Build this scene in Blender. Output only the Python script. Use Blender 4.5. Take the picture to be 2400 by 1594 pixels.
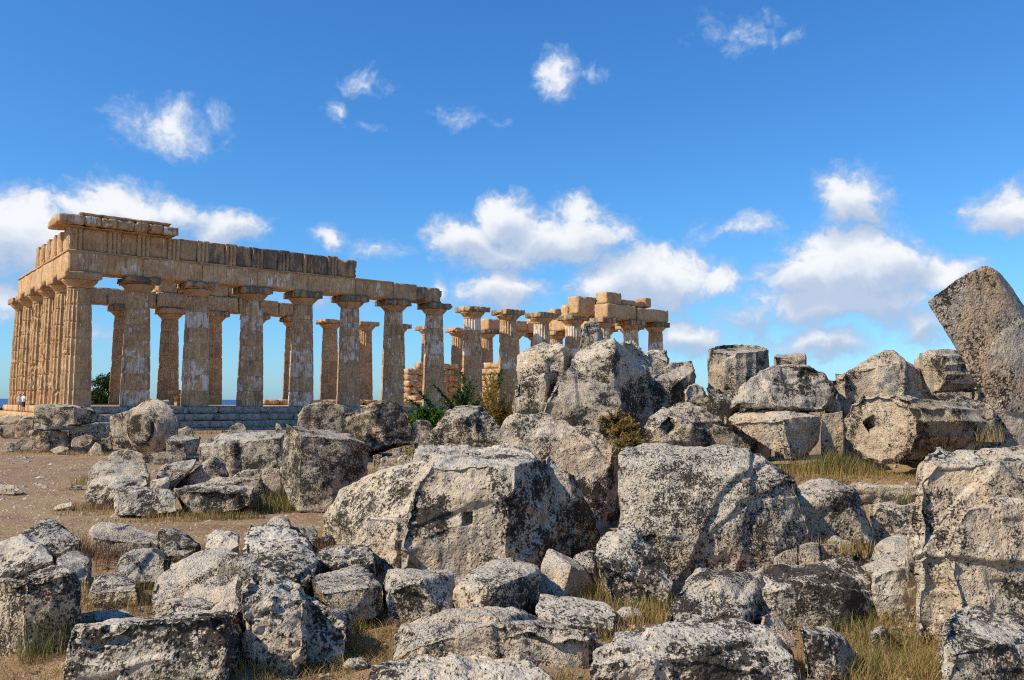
import bpy, bmesh, math, random
import numpy as np
from mathutils import Vector, Matrix, Euler
random.seed(7)
rng = np.random.default_rng(11)
for o in list(bpy.data.objects):
    bpy.data.objects.remove(o)
SC = bpy.context.scene
COL = SC.collection
R = math.radians

# ------------------------------------------------------------------ camera
EYE = 2.5
FPX, PITCH, ROLL = 2035.5, 0.06931, 0.00448      # focal length in pixels of the 2400 px wide photograph
camd = bpy.data.cameras.new('camera'); cam = bpy.data.objects.new('camera', camd); COL.objects.link(cam)
camd.sensor_fit = 'HORIZONTAL'; camd.sensor_width = 36.0; camd.lens = 36.0 * FPX / 2400.0
camd.clip_start = 0.1; camd.clip_end = 60000
CAM_R = Matrix.Rotation(math.pi / 2 + PITCH, 4, 'X') @ Matrix.Rotation(ROLL, 4, 'Z')
cam.matrix_world = Matrix.Translation((0, 0, EYE)) @ CAM_R
SC.camera = cam
R3 = np.array(CAM_R.to_3x3())

# ------------------------------------------------------------------ exposure
SC.view_settings.view_transform = 'Standard'
SC.view_settings.look = 'None'
SC.view_settings.exposure = 0.28
SC.view_settings.gamma = 1.0
SC.render.engine = 'CYCLES'
SC.cycles.max_bounces = 4
SC.cycles.diffuse_bounces = 3
SC.cycles.use_denoising = False             # keep the stone's grain
SC.cycles.filter_width = 1.15
SC.cycles.use_adaptive_sampling = True; SC.cycles.adaptive_threshold = 0.03

# ------------------------------------------------------------------ node helper
class NT:
    def __init__(s, tree):
        s.t = tree; s.n = tree.nodes; s.l = tree.links
    def new(s, kind, **kw):
        n = s.n.new(kind)
        for k, v in kw.items():
            setattr(n, k, v)
        return n
    def put(s, sock, v):
        if isinstance(v, bpy.types.NodeSocket):
            s.l.new(v, sock)
        elif v is not None:
            sock.default_value = v
    def math(s, op, a, b=None, c=None, clamp=False):
        n = s.new('ShaderNodeMath', operation=op, use_clamp=clamp)
        s.put(n.inputs[0], a)
        if b is not None: s.put(n.inputs[1], b)
        if c is not None: s.put(n.inputs[2], c)
        return n.outputs[0]
    def vmath(s, op, a, b=None):
        n = s.new('ShaderNodeVectorMath', operation=op)
        s.put(n.inputs[0], a)
        if b is not None:
            s.put(n.inputs[3] if op == 'SCALE' else n.inputs[1], b)
        return n.outputs[1] if op in ('LENGTH', 'DOT_PRODUCT') else n.outputs[0]
    def noise(s, vec, scale, detail=4, rough=0.6, dist=0.0):
        n = s.new('ShaderNodeTexNoise')
        s.put(n.inputs['Vector'], vec); n.inputs['Scale'].default_value = scale
        n.inputs['Detail'].default_value = detail; n.inputs['Roughness'].default_value = rough
        n.inputs['Distortion'].default_value = dist
        return n.outputs['Fac']
    def rng(s, v, a, b, lo=0.0, hi=1.0, smooth=True):
        n = s.new('ShaderNodeMapRange')
        n.interpolation_type = 'SMOOTHSTEP' if smooth else 'LINEAR'
        s.put(n.inputs['Value'], v); s.put(n.inputs['From Min'], a); s.put(n.inputs['From Max'], b)
        s.put(n.inputs['To Min'], lo); s.put(n.inputs['To Max'], hi)
        return n.outputs['Result']
    def mix(s, f, a, b, blend='MIX'):
        n = s.new('ShaderNodeMix', data_type='RGBA', blend_type=blend)
        s.put(n.inputs[0], f)
        for k, v in ((6, a), (7, b)):
            s.put(n.inputs[k], (v + (1,)) if isinstance(v, tuple) and len(v) == 3 else v)
        return n.outputs[2]

# ------------------------------------------------------------------ world: sky with broken cumulus
SUN_AZ, SUN_EL = math.atan2(-0.90, -0.43), R(41)         # the sun stands to the left, a little behind the viewer
SUN_DIR = Vector((math.sin(SUN_AZ) * math.cos(SUN_EL), math.cos(SUN_AZ) * math.cos(SUN_EL), math.sin(SUN_EL)))
world = bpy.data.worlds.new('World'); SC.world = world; world.use_nodes = True
W = NT(world.node_tree); W.n.clear()
SKY_STRENGTH = 0.12; GRADE = 0.90      # the grade keeps the sky where it is while the exposure goes up
sky = W.new('ShaderNodeTexSky', sky_type='NISHITA', sun_disc=False)
sky.sun_elevation = SUN_EL; sky.sun_rotation = SUN_AZ
sky.altitude = 60; sky.air_density = 1.0; sky.dust_density = 0.4; sky.ozone_density = 3.0
tcw = W.new('ShaderNodeTexCoord')
dirv = tcw.outputs['Generated']
sx = W.new('ShaderNodeSeparateXYZ'); W.l.new(dirv, sx.inputs[0])
DX, DY, DZ = sx.outputs
# a direction as azimuth from the view axis and elevation, both in radians
az = W.math('ARCTAN2', DX, DY); el = W.math('ARCSINE', DZ)
comb = W.new('ShaderNodeCombineXYZ'); W.l.new(az, comb.inputs[0]); W.l.new(el, comb.inputs[1])
AE = comb.outputs[0]
wn = W.new('ShaderNodeTexNoise'); wn.inputs['Scale'].default_value = 9.0; wn.inputs['Detail'].default_value = 5; wn.inputs['Roughness'].default_value = 0.62
W.l.new(AE, wn.inputs['Vector'])
warp = W.vmath('SCALE', W.vmath('SUBTRACT', wn.outputs['Color'], (0.5, 0.5, 0.5)), 0.065)
AEW = W.vmath('ADD', AE, warp)
def pix_dir(px, py):
    u = np.array([(px - 1200) / FPX, -(py - 797) / FPX, -1.0]); d = R3 @ u
    return d / np.linalg.norm(d)
#          x     y    rx   ry  density      (native pixels of the photograph, turned into sky directions)
CLOUDS = [(395, 300, 120, 70, .80), (330, 285, 90, 40, .55), (500, 285, 60, 36, .5),
 (862, 185, 60, 32, .55), (785, 243, 40, 24, .45), (865, 292, 50, 16, .45), (1300, 172, 62, 58, .85), (1380, 178, 70, 20, .45),
 (1070, 258, 60, 36, .55), (1160, 276, 36, 18, .42), (1730, 62, 110, 42, .48), (1850, 66, 36, 22, .42),
 (0, 540, 150, 95, 1.0), (110, 575, 170, 60, 1.0), (285, 505, 150, 65, 1.0), (390, 500, 90, 40, .8), (550, 540, 95, 42, .8),
 (1180, 520, 75, 58, 1.0), (1090, 560, 100, 50, .9), (1345, 495, 65, 48, .8), (1320, 555, 160, 62, .9), (1160, 590, 150, 50, .75),
 (1175, 685, 110, 52, .9), (1028, 690, 30, 36, .6), (1520, 655, 150, 84, 1.15), (1430, 675, 80, 52, 1.05), (1690, 655, 62, 40, .8),
 (1985, 630, 150, 88, 1.15), (1880, 650, 90, 60, .9), (2090, 620, 80, 66, .85), (1950, 715, 240, 50, .75), (2000, 478, 74, 66, .85),
 (2370, 482, 84, 56, .9), (2215, 645, 64, 48, .95), (1930, 792, 120, 32, .75), (1590, 795, 95, 52, .75), (2165, 770, 90, 40, .65),
 (785, 570, 34, 28, .6), (880, 590, 70, 26, .5), (15, 690, 56, 46, .65), (1720, 540, 90, 34, .45), (700, 700, 120, 40, .4), (240, 790, 60, 36, .45),
 (2300, 735, 110, 40, .55), (1780, 730, 110, 46, .5)]
dens = None; base = None
for (cx, cy, rx, ry, op) in CLOUDS:
    low = cy > 440
    d = pix_dir(cx, cy); g = 1.14 if low else .92
    a0, e0 = math.atan2(d[0], d[1]), math.asin(d[2])
    q = W.vmath('MULTIPLY', W.vmath('SUBTRACT', AEW, (a0, e0, 0)), (FPX / (rx * g), FPX / (ry * g), 0))
    m = W.math('MULTIPLY', W.math('SUBTRACT', 1.22, W.vmath('LENGTH', q)), op * (1.08 if low else .76))
    dens = m if dens is None else W.math('MAXIMUM', dens, m)
    if low and rx * ry > 3500:
        m2 = W.math('SUBTRACT', 1.0, W.vmath('LENGTH', W.vmath('ADD', W.vmath('MULTIPLY', q, (.85, 1.1, 0)), (-.12, .72, 0))))
        base = m2 if base is None else W.math('MAXIMUM', base, m2)
# broken cloud round the unseen rest of the horizon, thickened to fill the shade
rest = W.math('SUBTRACT', W.noise(W.vmath('MULTIPLY', AE, (1.0, 2.2, 1.0)), 3.2, 5, 0.6), 0.42)
rest = W.math('MULTIPLY', rest, 4.0)
rest = W.math('SUBTRACT', rest, W.math('MULTIPLY', W.math('ABSOLUTE', W.math('SUBTRACT', el, 0.16)), 3.0))
outside = W.rng(W.math('ABSOLUTE', az), 0.58, 0.70)
rest = W.math('SUBTRACT', W.math('MULTIPLY', W.math('ADD', rest, 1.0), outside), 1.0)
dens = W.math('MAXIMUM', dens, rest)
fb = W.noise(W.vmath('MULTIPLY', AEW, (1, 1.25, 1)), 26.0, 5, 0.62)
fb2 = W.noise(AEW, 90.0, 2, 0.6)
dd = W.math('ADD', dens, W.math('MULTIPLY', W.math('SUBTRACT', fb, 0.48), 1.35))
dd = W.math('ADD', dd, W.math('MULTIPLY', W.math('SUBTRACT', fb2, 0.5), 0.40))
cover = W.rng(dd, 0.06, 0.70)
core = W.rng(dd, 0.28, 0.90)
lit = W.noise(W.vmath('ADD', AEW, (0.012, -0.02, 0)), 14.0, 4, 0.6)
k = 0.94 * GRADE / SKY_STRENGTH
ccol = W.mix(core, (0.42 * k, 0.56 * k, 0.80 * k), (0.93 * k, 0.94 * k, 0.96 * k))
ccol = W.mix(W.rng(lit, 0.52, 0.74, 0.0, 0.40), ccol, (0.46 * k, 0.56 * k, 0.74 * k))
shade = W.math('MULTIPLY', W.rng(W.math('ADD', base, W.math('MULTIPLY', W.math('SUBTRACT', fb, .5), .6)), 0.05, 0.75), 0.72)
ccol = W.mix(shade, ccol, (0.34 * k, 0.47 * k, 0.69 * k))
# the photograph's deep, saturated blue: one tone curve per channel on the whole sky
sep = W.new('ShaderNodeSeparateColor'); W.l.new(sky.outputs[0], sep.inputs[0])
cmb = W.new('ShaderNodeCombineColor')
for i, (gain, gam) in enumerate(((.60, 1.22), (.91, 1.0), (1.22, .85))):
    v = W.math('MULTIPLY', W.math('POWER', W.math('MULTIPLY', sep.outputs[i], SKY_STRENGTH), gam), gain * GRADE / SKY_STRENGTH)
    W.l.new(v, cmb.inputs[i])
skyc = W.mix(W.math('MULTIPLY', cover, 0.96), cmb.outputs[0], ccol)
bg = W.new('ShaderNodeBackground'); bg.inputs['Strength'].default_value = SKY_STRENGTH
W.l.new(skyc, bg.inputs['Color'])
wo = W.new('ShaderNodeOutputWorld'); W.l.new(bg.outputs[0], wo.inputs['Surface'])
world.cycles.sampling_method = 'MANUAL'; world.cycles.sample_map_resolution = 512

# ------------------------------------------------------------------ sun
sd = bpy.data.lights.new('sun', 'SUN'); sd.energy = 4.2; sd.angle = R(0.6); sd.color = (1.0, 0.89, 0.70)
so = bpy.data.objects.new('sun', sd); COL.objects.link(so)
so.rotation_euler = SUN_DIR.to_track_quat('Z', 'Y').to_euler(); so.location = SUN_DIR * 80

# ------------------------------------------------------------------ general helpers
def tag(o, label=None, cat=None, group=None, kind=None):
    if label: o['label'] = label
    if cat: o['category'] = cat
    if group: o['group'] = group
    if kind: o['kind'] = kind
    return o
def empty(name, loc=(0, 0, 0), rz=0.0, parent=None):
    o = bpy.data.objects.new(name, None); COL.objects.link(o)
    o.location = loc; o.rotation_euler = (0, 0, rz)
    if parent: o.parent = parent
    return o
def link(name, me, mat=None, parent=None, loc=(0, 0, 0), rz=0.0, color=None):
    o = bpy.data.objects.new(name, me); COL.objects.link(o)
    o.location = loc; o.rotation_euler = (0, 0, rz)
    if parent: o.parent = parent
    if mat is not None and not me.materials: me.materials.append(mat)
    if color: o.color = color
    return o
def smooth(me, on=True):
    me.polygons.foreach_set('use_smooth', np.full(len(me.polygons), on)); me.update()
def pydata(name, v, f, sm=False):
    me = bpy.data.meshes.new(name); me.from_pydata(v if isinstance(v, list) else v.tolist(), [], f); me.update()
    if sm: smooth(me)
    return me
def at(px, py, d):
    """the point seen at a pixel of the photograph, d metres ahead"""
    u = R3 @ np.array([(px - 1200) / FPX, -(py - 797) / FPX, -1.0])
    return np.array([0, 0, EYE]) + u * (d / u[1])
def hash3(i, s):
    i = i.astype(np.int64)
    h = (i[..., 0] * 374761393 + i[..., 1] * 668265263 + i[..., 2] * 2147483647 + s * 974711) & 0xffffffff
    h = ((h ^ (h >> 13)) * 1274126177) & 0xffffffff
    h = ((h ^ (h >> 16)) * 2246822519) & 0xffffffff
    return ((h ^ (h >> 15)) & 0xffffff) / float(0xffffff)
def vn(p, s=0):
    i = np.floor(p); f = p - i; u = f * f * (3 - 2 * f); r = 0
    for dx in (0, 1):
        for dy in (0, 1):
            for dz in (0, 1):
                w = (u[:, 0] if dx else 1 - u[:, 0]) * (u[:, 1] if dy else 1 - u[:, 1]) * (u[:, 2] if dz else 1 - u[:, 2])
                r = r + w * hash3(i + np.array([dx, dy, dz]), s)
    return r * 2 - 1
def fbm(p, s=0, octv=4, gain=0.5):
    a, t, r = 1.0, 0.0, 0
    for k in range(octv):
        r = r + a * vn(p * 2 ** k + 17.3 * k, s + k); t += a; a *= gain
    return r / t
def worley(p, s=0):
    i = np.floor(p); best = np.full(len(p), 9.0)
    for dx in (-1, 0, 1):
        for dy in (-1, 0, 1):
            for dz in (-1, 0, 1):
                c = i + np.array([dx, dy, dz])
                q = c + np.stack([hash3(c, s), hash3(c, s + 1), hash3(c, s + 2)], 1)
                best = np.minimum(best, ((p - q) ** 2).sum(1))
    return np.sqrt(best)
def sstep(a, b, x):
    t = np.clip((x - a) / (b - a), 0, 1); return t * t * (3 - 2 * t)
def get_co(me):
    a = np.empty(len(me.vertices) * 3, np.float32); me.vertices.foreach_get('co', a); return a.reshape(-1, 3).astype(float)
def get_no(me):
    a = np.empty(len(me.vertices) * 3, np.float32); me.vertices.foreach_get('normal', a); return a.reshape(-1, 3).astype(float)
def set_co(me, co):
    me.vertices.foreach_set('co', co.astype(np.float32).ravel()); me.update()

# ------------------------------------------------------------------ materials
def material(name):
    m = bpy.data.materials.new(name); m.use_nodes = True
    t = NT(m.node_tree); b = m.node_tree.nodes['Principled BSDF']
    b.inputs['Roughness'].default_value = 0.93; b.inputs['Specular IOR Level'].default_value = 0.15
    return m, t, b
def obj_vec(t):
    tc = t.new('ShaderNodeTexCoord'); oi = t.new('ShaderNodeObjectInfo')
    v = t.vmath('ADD', tc.outputs['Object'], t.vmath('SCALE', (37.0, 61.0, 23.0), oi.outputs['Random']))
    sc = t.new('ShaderNodeSeparateColor'); t.l.new(oi.outputs['Color'], sc.inputs[0])
    return v, sc.outputs[0], sc.outputs[1], sc.outputs[2]
def bump(t, b, h, strength, dist):
    n = t.new('ShaderNodeBump'); n.inputs['Strength'].default_value = strength; n.inputs['Distance'].default_value = dist
    t.put(n.inputs['Height'], h); t.l.new(n.outputs[0], b.inputs['Normal'])

def rock_material():
    # object colour: red = black lichen, green = warm bare stone, blue = lightness
    m, t, b = material('lichened_limestone'); v, Lc, Wm, Tn = obj_vec(t)
    oi = t.new('ShaderNodeObjectInfo'); r1 = oi.outputs['Random']; r2 = t.math('FRACT', t.math('MULTIPLY', r1, 17.7))
    v0 = v; v = t.vmath('SCALE', v, t.math('ADD', .62, t.math('MULTIPLY', r2, 1.05))); r3 = t.math('FRACT', t.math('MULTIPLY', r1, 43.1))
    big = t.noise(v, 0.9, 3, 0.55); mid = t.noise(v, 3.6, 5, 0.65); fine = t.noise(v, 24, 3, 0.7)
    spk = t.math('ADD', t.math('MULTIPLY', t.noise(v, 34, 3, .62), .5), t.math('MULTIPLY', t.noise(v, 11, 4, .7), .5)); patch = t.noise(t.vmath('ADD', v, (9, 4, 2)), 1.5, 4, 0.6)
    spots = t.noise(t.vmath('ADD', v, (3, 8, 5)), 9, 3, 0.65)
    c = t.mix(t.rng(mid, .38, .62), (.41, .335, .245), (.58, .47, .325))
    c = t.mix(t.math('MULTIPLY', t.math('FRACT', t.math('MULTIPLY', r1, 5.3)), .5), c, (.45, .41, .345))
    c = t.mix(t.math('MULTIPLY', Wm, t.rng(big, .36, .60)), c, (.50, .34, .205))
    c = t.mix(t.rng(spots, .54, .64, 0, .7), c, (.64, .57, .45))
    c = t.mix(t.rng(fine, .55, .75, 0, .45), c, (.20, .175, .15))
    sm = t.new('ShaderNodeMapping'); t.l.new(v0, sm.inputs[0]); sm.inputs['Scale'].default_value = (5, 5, .7)
    rain = t.noise(sm.outputs[0], 1.0, 3, .6)                # rain streaks down the sides of some blocks
    c = t.mix(t.math('MULTIPLY', t.rng(rain, .50, .64), t.rng(r3, .35, .8, 0, .6)), c, (.17, .145, .115))
    c = t.mix(t.math('MULTIPLY', t.rng(t.noise(t.vmath('ADD', v0, (2, 2, 6)), 1.6, 3, .6), .50, .58), t.rng(r2, .3, .7, 0, .55)), c, (.50, .37, .245))
    c = t.mix(t.rng(t.noise(t.vmath('ADD', v, (1, 2, 9)), 6, 2, .6), .66, .76, 0, .55), c, (.40, .30, .12))
    th = t.math('SUBTRACT', .612, t.math('MULTIPLY', Lc, .160))
    sp = t.math('ADD', spk, t.math('MULTIPLY', t.math('SUBTRACT', patch, .5), t.math('ADD', .40, t.math('MULTIPLY', r3, .55))))
    c = t.mix(t.rng(sp, t.math('SUBTRACT', th, .10), th, 0, .40), c, (.20, .165, .125))
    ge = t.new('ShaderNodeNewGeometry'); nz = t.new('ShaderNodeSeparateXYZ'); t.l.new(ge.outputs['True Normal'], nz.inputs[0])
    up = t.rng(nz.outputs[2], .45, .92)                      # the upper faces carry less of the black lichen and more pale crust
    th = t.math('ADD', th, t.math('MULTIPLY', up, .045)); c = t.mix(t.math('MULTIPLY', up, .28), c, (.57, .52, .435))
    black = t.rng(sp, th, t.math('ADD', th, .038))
    c = t.mix(t.math('MULTIPLY', black, .94), c, (.034, .028, .022))
    c = t.mix(t.rng(t.noise(t.vmath('ADD', v, (7, 7, 1)), 4.2, 3, .7), .735, .765, 0, .8), c, (.52, .22, .07))
    hs = t.new('ShaderNodeHueSaturation'); t.l.new(c, hs.inputs['Color'])
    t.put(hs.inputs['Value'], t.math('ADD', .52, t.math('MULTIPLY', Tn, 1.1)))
    t.l.new(hs.outputs[0], b.inputs['Base Color'])
    vo = t.new('ShaderNodeTexVoronoi'); vo.inputs['Scale'].default_value = 17; t.l.new(v, vo.inputs['Vector'])
    pits = t.rng(vo.outputs['Distance'], .08, .34)
    cr = t.new('ShaderNodeTexVoronoi', feature='DISTANCE_TO_EDGE'); cr.inputs['Scale'].default_value = 1.7
    wc = t.new('ShaderNodeTexNoise'); wc.inputs['Scale'].default_value = 4; wc.inputs['Detail'].default_value = 4; t.l.new(v, wc.inputs['Vector'])
    t.l.new(t.vmath('ADD', v, t.vmath('SCALE', wc.outputs['Color'], .55)), cr.inputs['Vector'])
    crack = t.math('MULTIPLY', t.rng(cr.outputs['Distance'], .0, .022, 1, 0), t.rng(patch, .50, .58))
    h = t.math('ADD', t.math('MULTIPLY', mid, .9), t.math('MULTIPLY', fine, .45))
    h = t.math('ADD', h, t.math('MULTIPLY', pits, .30)); h = t.math('SUBTRACT', h, t.math('MULTIPLY', crack, .8)); h = t.math('SUBTRACT', h, t.math('MULTIPLY', black, .10))
    bump(t, b, h, 1.0, .075)
    return m
def temple_material(fluted=False):
    # object colour: red = grey weathering, green = pale plaster left on the stone, blue = lightness
    m, t, b = material('golden_limestone'); v, Dk, Pl, Tn = obj_vec(t)
    big = t.noise(v, .55, 4, .6); mid = t.noise(v, 2.3, 6, .65); fine = t.noise(v, 11, 5, .7)
    c = t.mix(t.rng(big, .36, .64), (.60, .385, .19), (.46, .26, .125))
    c = t.mix(t.rng(mid, .45, .68, 0, .7), c, (.62, .46, .29))
    st = t.new('ShaderNodeMapping'); t.l.new(v, st.inputs[0]); st.inputs['Scale'].default_value = (1.6, 1.6, .35)
    streak = t.noise(st.outputs[0], 1.3, 5, .65)
    g = t.math('ADD', streak, t.math('MULTIPLY', t.math('SUBTRACT', mid, .5), .5))
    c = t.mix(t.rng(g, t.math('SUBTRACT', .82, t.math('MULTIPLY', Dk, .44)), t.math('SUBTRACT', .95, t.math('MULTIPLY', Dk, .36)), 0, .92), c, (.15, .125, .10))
    ps = t.new('ShaderNodeMapping'); t.l.new(v, ps.inputs[0]); ps.inputs['Scale'].default_value = (5.5, 5.5, .8)
    pn = t.math('ADD', t.math('MULTIPLY', t.noise(t.vmath('ADD', v, (5, 1, 8)), .95, 5, .62), .5), t.math('MULTIPLY', t.noise(ps.outputs[0], 1.0, 4, .7), .5))
    c = t.mix(t.rng(t.noise(t.vmath('ADD', ps.outputs[0], (4, 4, 4)), 1.15, 4, .7), .50, .66, 0, t.math('ADD', .25, t.math('MULTIPLY', Pl, .55))), c, (.12, .08, .05))

    c = t.mix(t.rng(pn, t.math('SUBTRACT', .66, t.math('MULTIPLY', Pl, .17)), t.math('SUBTRACT', .70, t.math('MULTIPLY', Pl, .17)), 0, .9), c, (.76, .67, .56))
    c = t.mix(t.rng(fine, .60, .74, 0, .6), c, (.15, .095, .055))
    if fluted:                                               # stucco left in single flutes; dark bands painted in so fluting shows in shade
        sep_ = t.new('ShaderNodeSeparateXYZ'); t.l.new(t.new('ShaderNodeTexCoord').outputs['Object'], sep_.inputs[0])
        fl = t.math('FLOOR', t.math('ADD', t.math('MULTIPLY', t.math('ARCTAN2', sep_.outputs[1], sep_.outputs[0]), 20 / (2 * math.pi)), .0))
        cb = t.new('ShaderNodeCombineXYZ'); oj = t.new('ShaderNodeObjectInfo')
        t.put(cb.inputs[0], t.math('MULTIPLY', fl, 3.71)); t.put(cb.inputs[1], t.math('MULTIPLY', oj.outputs['Random'], 91.0)); t.put(cb.inputs[2], t.math('MULTIPLY', sep_.outputs[2], .9))
        f1 = t.noise(cb.outputs[0], 1.0, 3, .6); f1 = t.math('ADD', f1, t.math('MULTIPLY', t.math('SUBTRACT', mid, .5), .35))
        f2 = t.noise(t.vmath('ADD', cb.outputs[0], (40, 3, 7)), 1.0, 3, .6)
        c = t.mix(t.rng(f2, .54, .62, 0, t.math('ADD', .15, t.math('MULTIPLY', Dk, .5), clamp=True)), c, (.20, .145, .10))
        c = t.mix(t.rng(f1, t.math('SUBTRACT', .70, t.math('MULTIPLY', Pl, .15)), t.math('SUBTRACT', .80, t.math('MULTIPLY', Pl, .15)), 0, .7), c, (.76, .67, .56))
    hs = t.new('ShaderNodeHueSaturation'); t.l.new(c, hs.inputs['Color'])
    t.put(hs.inputs['Value'], t.math('ADD', .5, Tn))
    t.l.new(hs.outputs[0], b.inputs['Base Color'])
    bump(t, b, t.math('ADD', mid, t.math('MULTIPLY', fine, .5)), .9, .10)
    return m
def step_material():
    m, t, b = material('grey_step_stone'); v, Dk, Pl, Tn = obj_vec(t)
    mid = t.noise(v, 2.2, 6, .65); spk = t.noise(v, 7, 5, .7)
    c = t.mix(t.rng(mid, .38, .62), (.27, .235, .19), (.42, .37, .30))
    c = t.mix(t.rng(spk, .52, .62, 0, .9), c, (.05, .045, .04))
    t.l.new(c, b.inputs['Base Color']); bump(t, b, mid, .8, .08)
    return m
def ground_material():
    m, t, b = material('dry_trodden_earth'); v = t.new('ShaderNodeTexCoord').outputs['Object']
    big = t.noise(v, .16, 5, .6); mid = t.noise(v, 1.1, 6, .65); fine = t.noise(v, 13, 6, .75); gr = t.noise(v, 45, 3, .7)
    c = t.mix(t.rng(mid, .35, .65), (.28, .165, .09), (.38, .25, .145))
    c = t.mix(t.rng(big, .50, .62, 0, .75), c, (.42, .30, .15))
    c = t.mix(t.rng(fine, .52, .66, 0, .8), c, (.13, .072, .042))
    c = t.mix(t.rng(gr, .58, .70, 0, .75), c, (.50, .40, .30))
    t.l.new(c, b.inputs['Base Color'])
    bump(t, b, t.math('ADD', t.math('MULTIPLY', fine, .6), t.math('MULTIPLY', gr, .35)), 1.0, .05)
    return m
def leaf_material(name, a, bcol, c3=None, trans=.25):
    m, t, b = material(name)
    ge = t.new('ShaderNodeNewGeometry'); rnd = ge.outputs['Random Per Island']
    c = t.mix(rnd, a, bcol)
    if c3: c = t.mix(t.rng(t.math('FRACT', t.math('MULTIPLY', rnd, 7.31)), .62, .8), c, c3)
    t.l.new(c, b.inputs['Base Color']); b.inputs['Roughness'].default_value = .75
    tr = t.new('ShaderNodeBsdfTranslucent'); t.l.new(c, tr.inputs['Color'])
    ms = t.new('ShaderNodeMixShader'); ms.inputs[0].default_value = trans
    t.l.new(b.outputs[0], ms.inputs[1]); t.l.new(tr.outputs[0], ms.inputs[2])
    t.l.new(ms.outputs[0], t.n['Material Output'].inputs['Surface'])
    return m
def plain(name, col, rough=.8, var=.15, scale=8):
    m, t, b = material(name); v = t.new('ShaderNodeTexCoord').outputs['Object']
    n = t.noise(v, scale, 4, .6)
    t.l.new(t.mix(n, tuple(x * (1 - var) for x in col), tuple(min(1, x * (1 + var)) for x in col)), b.inputs['Base Color'])
    b.inputs['Roughness'].default_value = rough
    return m
M_ROCK = rock_material(); M_TEMPLE = temple_material(); M_DRUM = temple_material(True); M_DRUM.name = 'fluted_limestone'; M_STEP = step_material(); M_GROUND = ground_material()
M_DRY = leaf_material('dry_grass_blades', (.50, .34, .13), (.36, .21, .075), (.26, .23, .075))
M_GREEN = leaf_material('green_grass_blades', (.085, .105, .03), (.19, .18, .055), (.42, .31, .12))
M_BRUSH = leaf_material('brown_dead_brush', (.22, .11, .05), (.14, .07, .035), (.34, .21, .10), .1)
M_STRAW = leaf_material('lying_straw', (.56, .40, .17), (.40, .24, .10), (.24, .14, .07), .1)
M_LEAF = leaf_material('bright_leaves', (.07, .16, .02), (.13, .24, .035), (.05, .10, .02))
M_FROND = leaf_material('dark_fronds', (.04, .085, .022), (.075, .13, .035), (.12, .165, .045))
M_OCHRE = leaf_material('ochre_stems', (.46, .31, .09), (.34, .20, .05), (.26, .23, .07))
M_PINE = leaf_material('pine_needles', (.03, .065, .014), (.055, .10, .02), (.025, .045, .012), .15)
M_BARK = plain('bark', (.16, .11, .07))

# ------------------------------------------------------------------ ground and sea
FOOT = []                                   # earth banked up round the big blocks
def gh(x, y):
    """height of the ground: flat, with a rubble bank on the right"""
    x = np.asarray(x, float); y = np.asarray(y, float)
    b = sstep(15.6, 16.9, y) * sstep(3.2, 4.8, x) * (1 - sstep(26, 38, y)) * 1.02
    b = np.maximum(b, .75 * sstep(16.5, 19.5, y) * sstep(-.3, 1.2, x) * (1 - sstep(26, 36, y)))
    b = b + .30 * np.exp(-(((x + 6.2) / 3) ** 2 + ((y - 37) / 3.5) ** 2))
    n = fbm(np.stack([x * .35, y * .35, 0 * x], -1).reshape(-1, 3), 3, 3).reshape(x.shape) * .055
    n = n + fbm(np.stack([x * 2.1, y * 2.1, 0 * x], -1).reshape(-1, 3), 5, 2).reshape(x.shape) * .018
    for (fx, fy, fr) in FOOT:
        q = np.sqrt((x - fx) ** 2 + ((y - fy) * 1.1) ** 2) / fr
        b = b + .075 * (1 - sstep(.75, 1.5, q))
    return b + n * (1 - sstep(120, 220, y))
def gz(x, y):
    return float(gh(np.array([x]), np.array([y]))[0])
def build_ground():
    xs = np.unique(np.concatenate([np.linspace(-14, 14, 200), np.linspace(-90, 90, 120), np.linspace(-380, 380, 40)]))
    ys = np.unique(np.concatenate([np.linspace(5, 26, 170), np.linspace(26, 110, 120), np.linspace(-300, 5, 30), np.linspace(110, 290, 14)]))
    X, Y = np.meshgrid(xs, ys); Z = gh(X, Y)
    edge = 250 + 22 * fbm(np.stack([X * .012, 0 * X, 0 * X], -1).reshape(-1, 3), 9, 3).reshape(X.shape)
    Z = Z - sstep(0, 34, Y - edge) * 45
    v = np.stack([X, Y, Z], -1).reshape(-1, 3); nx, ny = len(xs), len(ys)
    i = (np.arange(ny - 1)[:, None] * nx + np.arange(nx - 1)[None, :]).ravel()
    f = np.stack([i, i + 1, i + nx + 1, i + nx], 1).tolist()
    o = link('ground', pydata('ground', v, f, True), M_GROUND); tag(o, kind='structure')
    m, t, b = material('sea_water'); vv = t.new('ShaderNodeTexCoord').outputs['Object']
    t.l.new(t.mix(t.noise(vv, .01, 4), (.012, .075, .20), (.02, .10, .24)), b.inputs['Base Color'])
    b.inputs['Roughness'].default_value = .45; b.inputs['Specular IOR Level'].default_value = .3
    bump(t, b, t.noise(vv, .12, 4), .6, 1.0)
    s = link('sea', pydata('sea', [(-40000, 150, -38), (40000, 150, -38), (40000, 50000, -38), (-40000, 50000, -38)], [(0, 1, 2, 3)]), m)
    tag(s, kind='structure')
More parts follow.
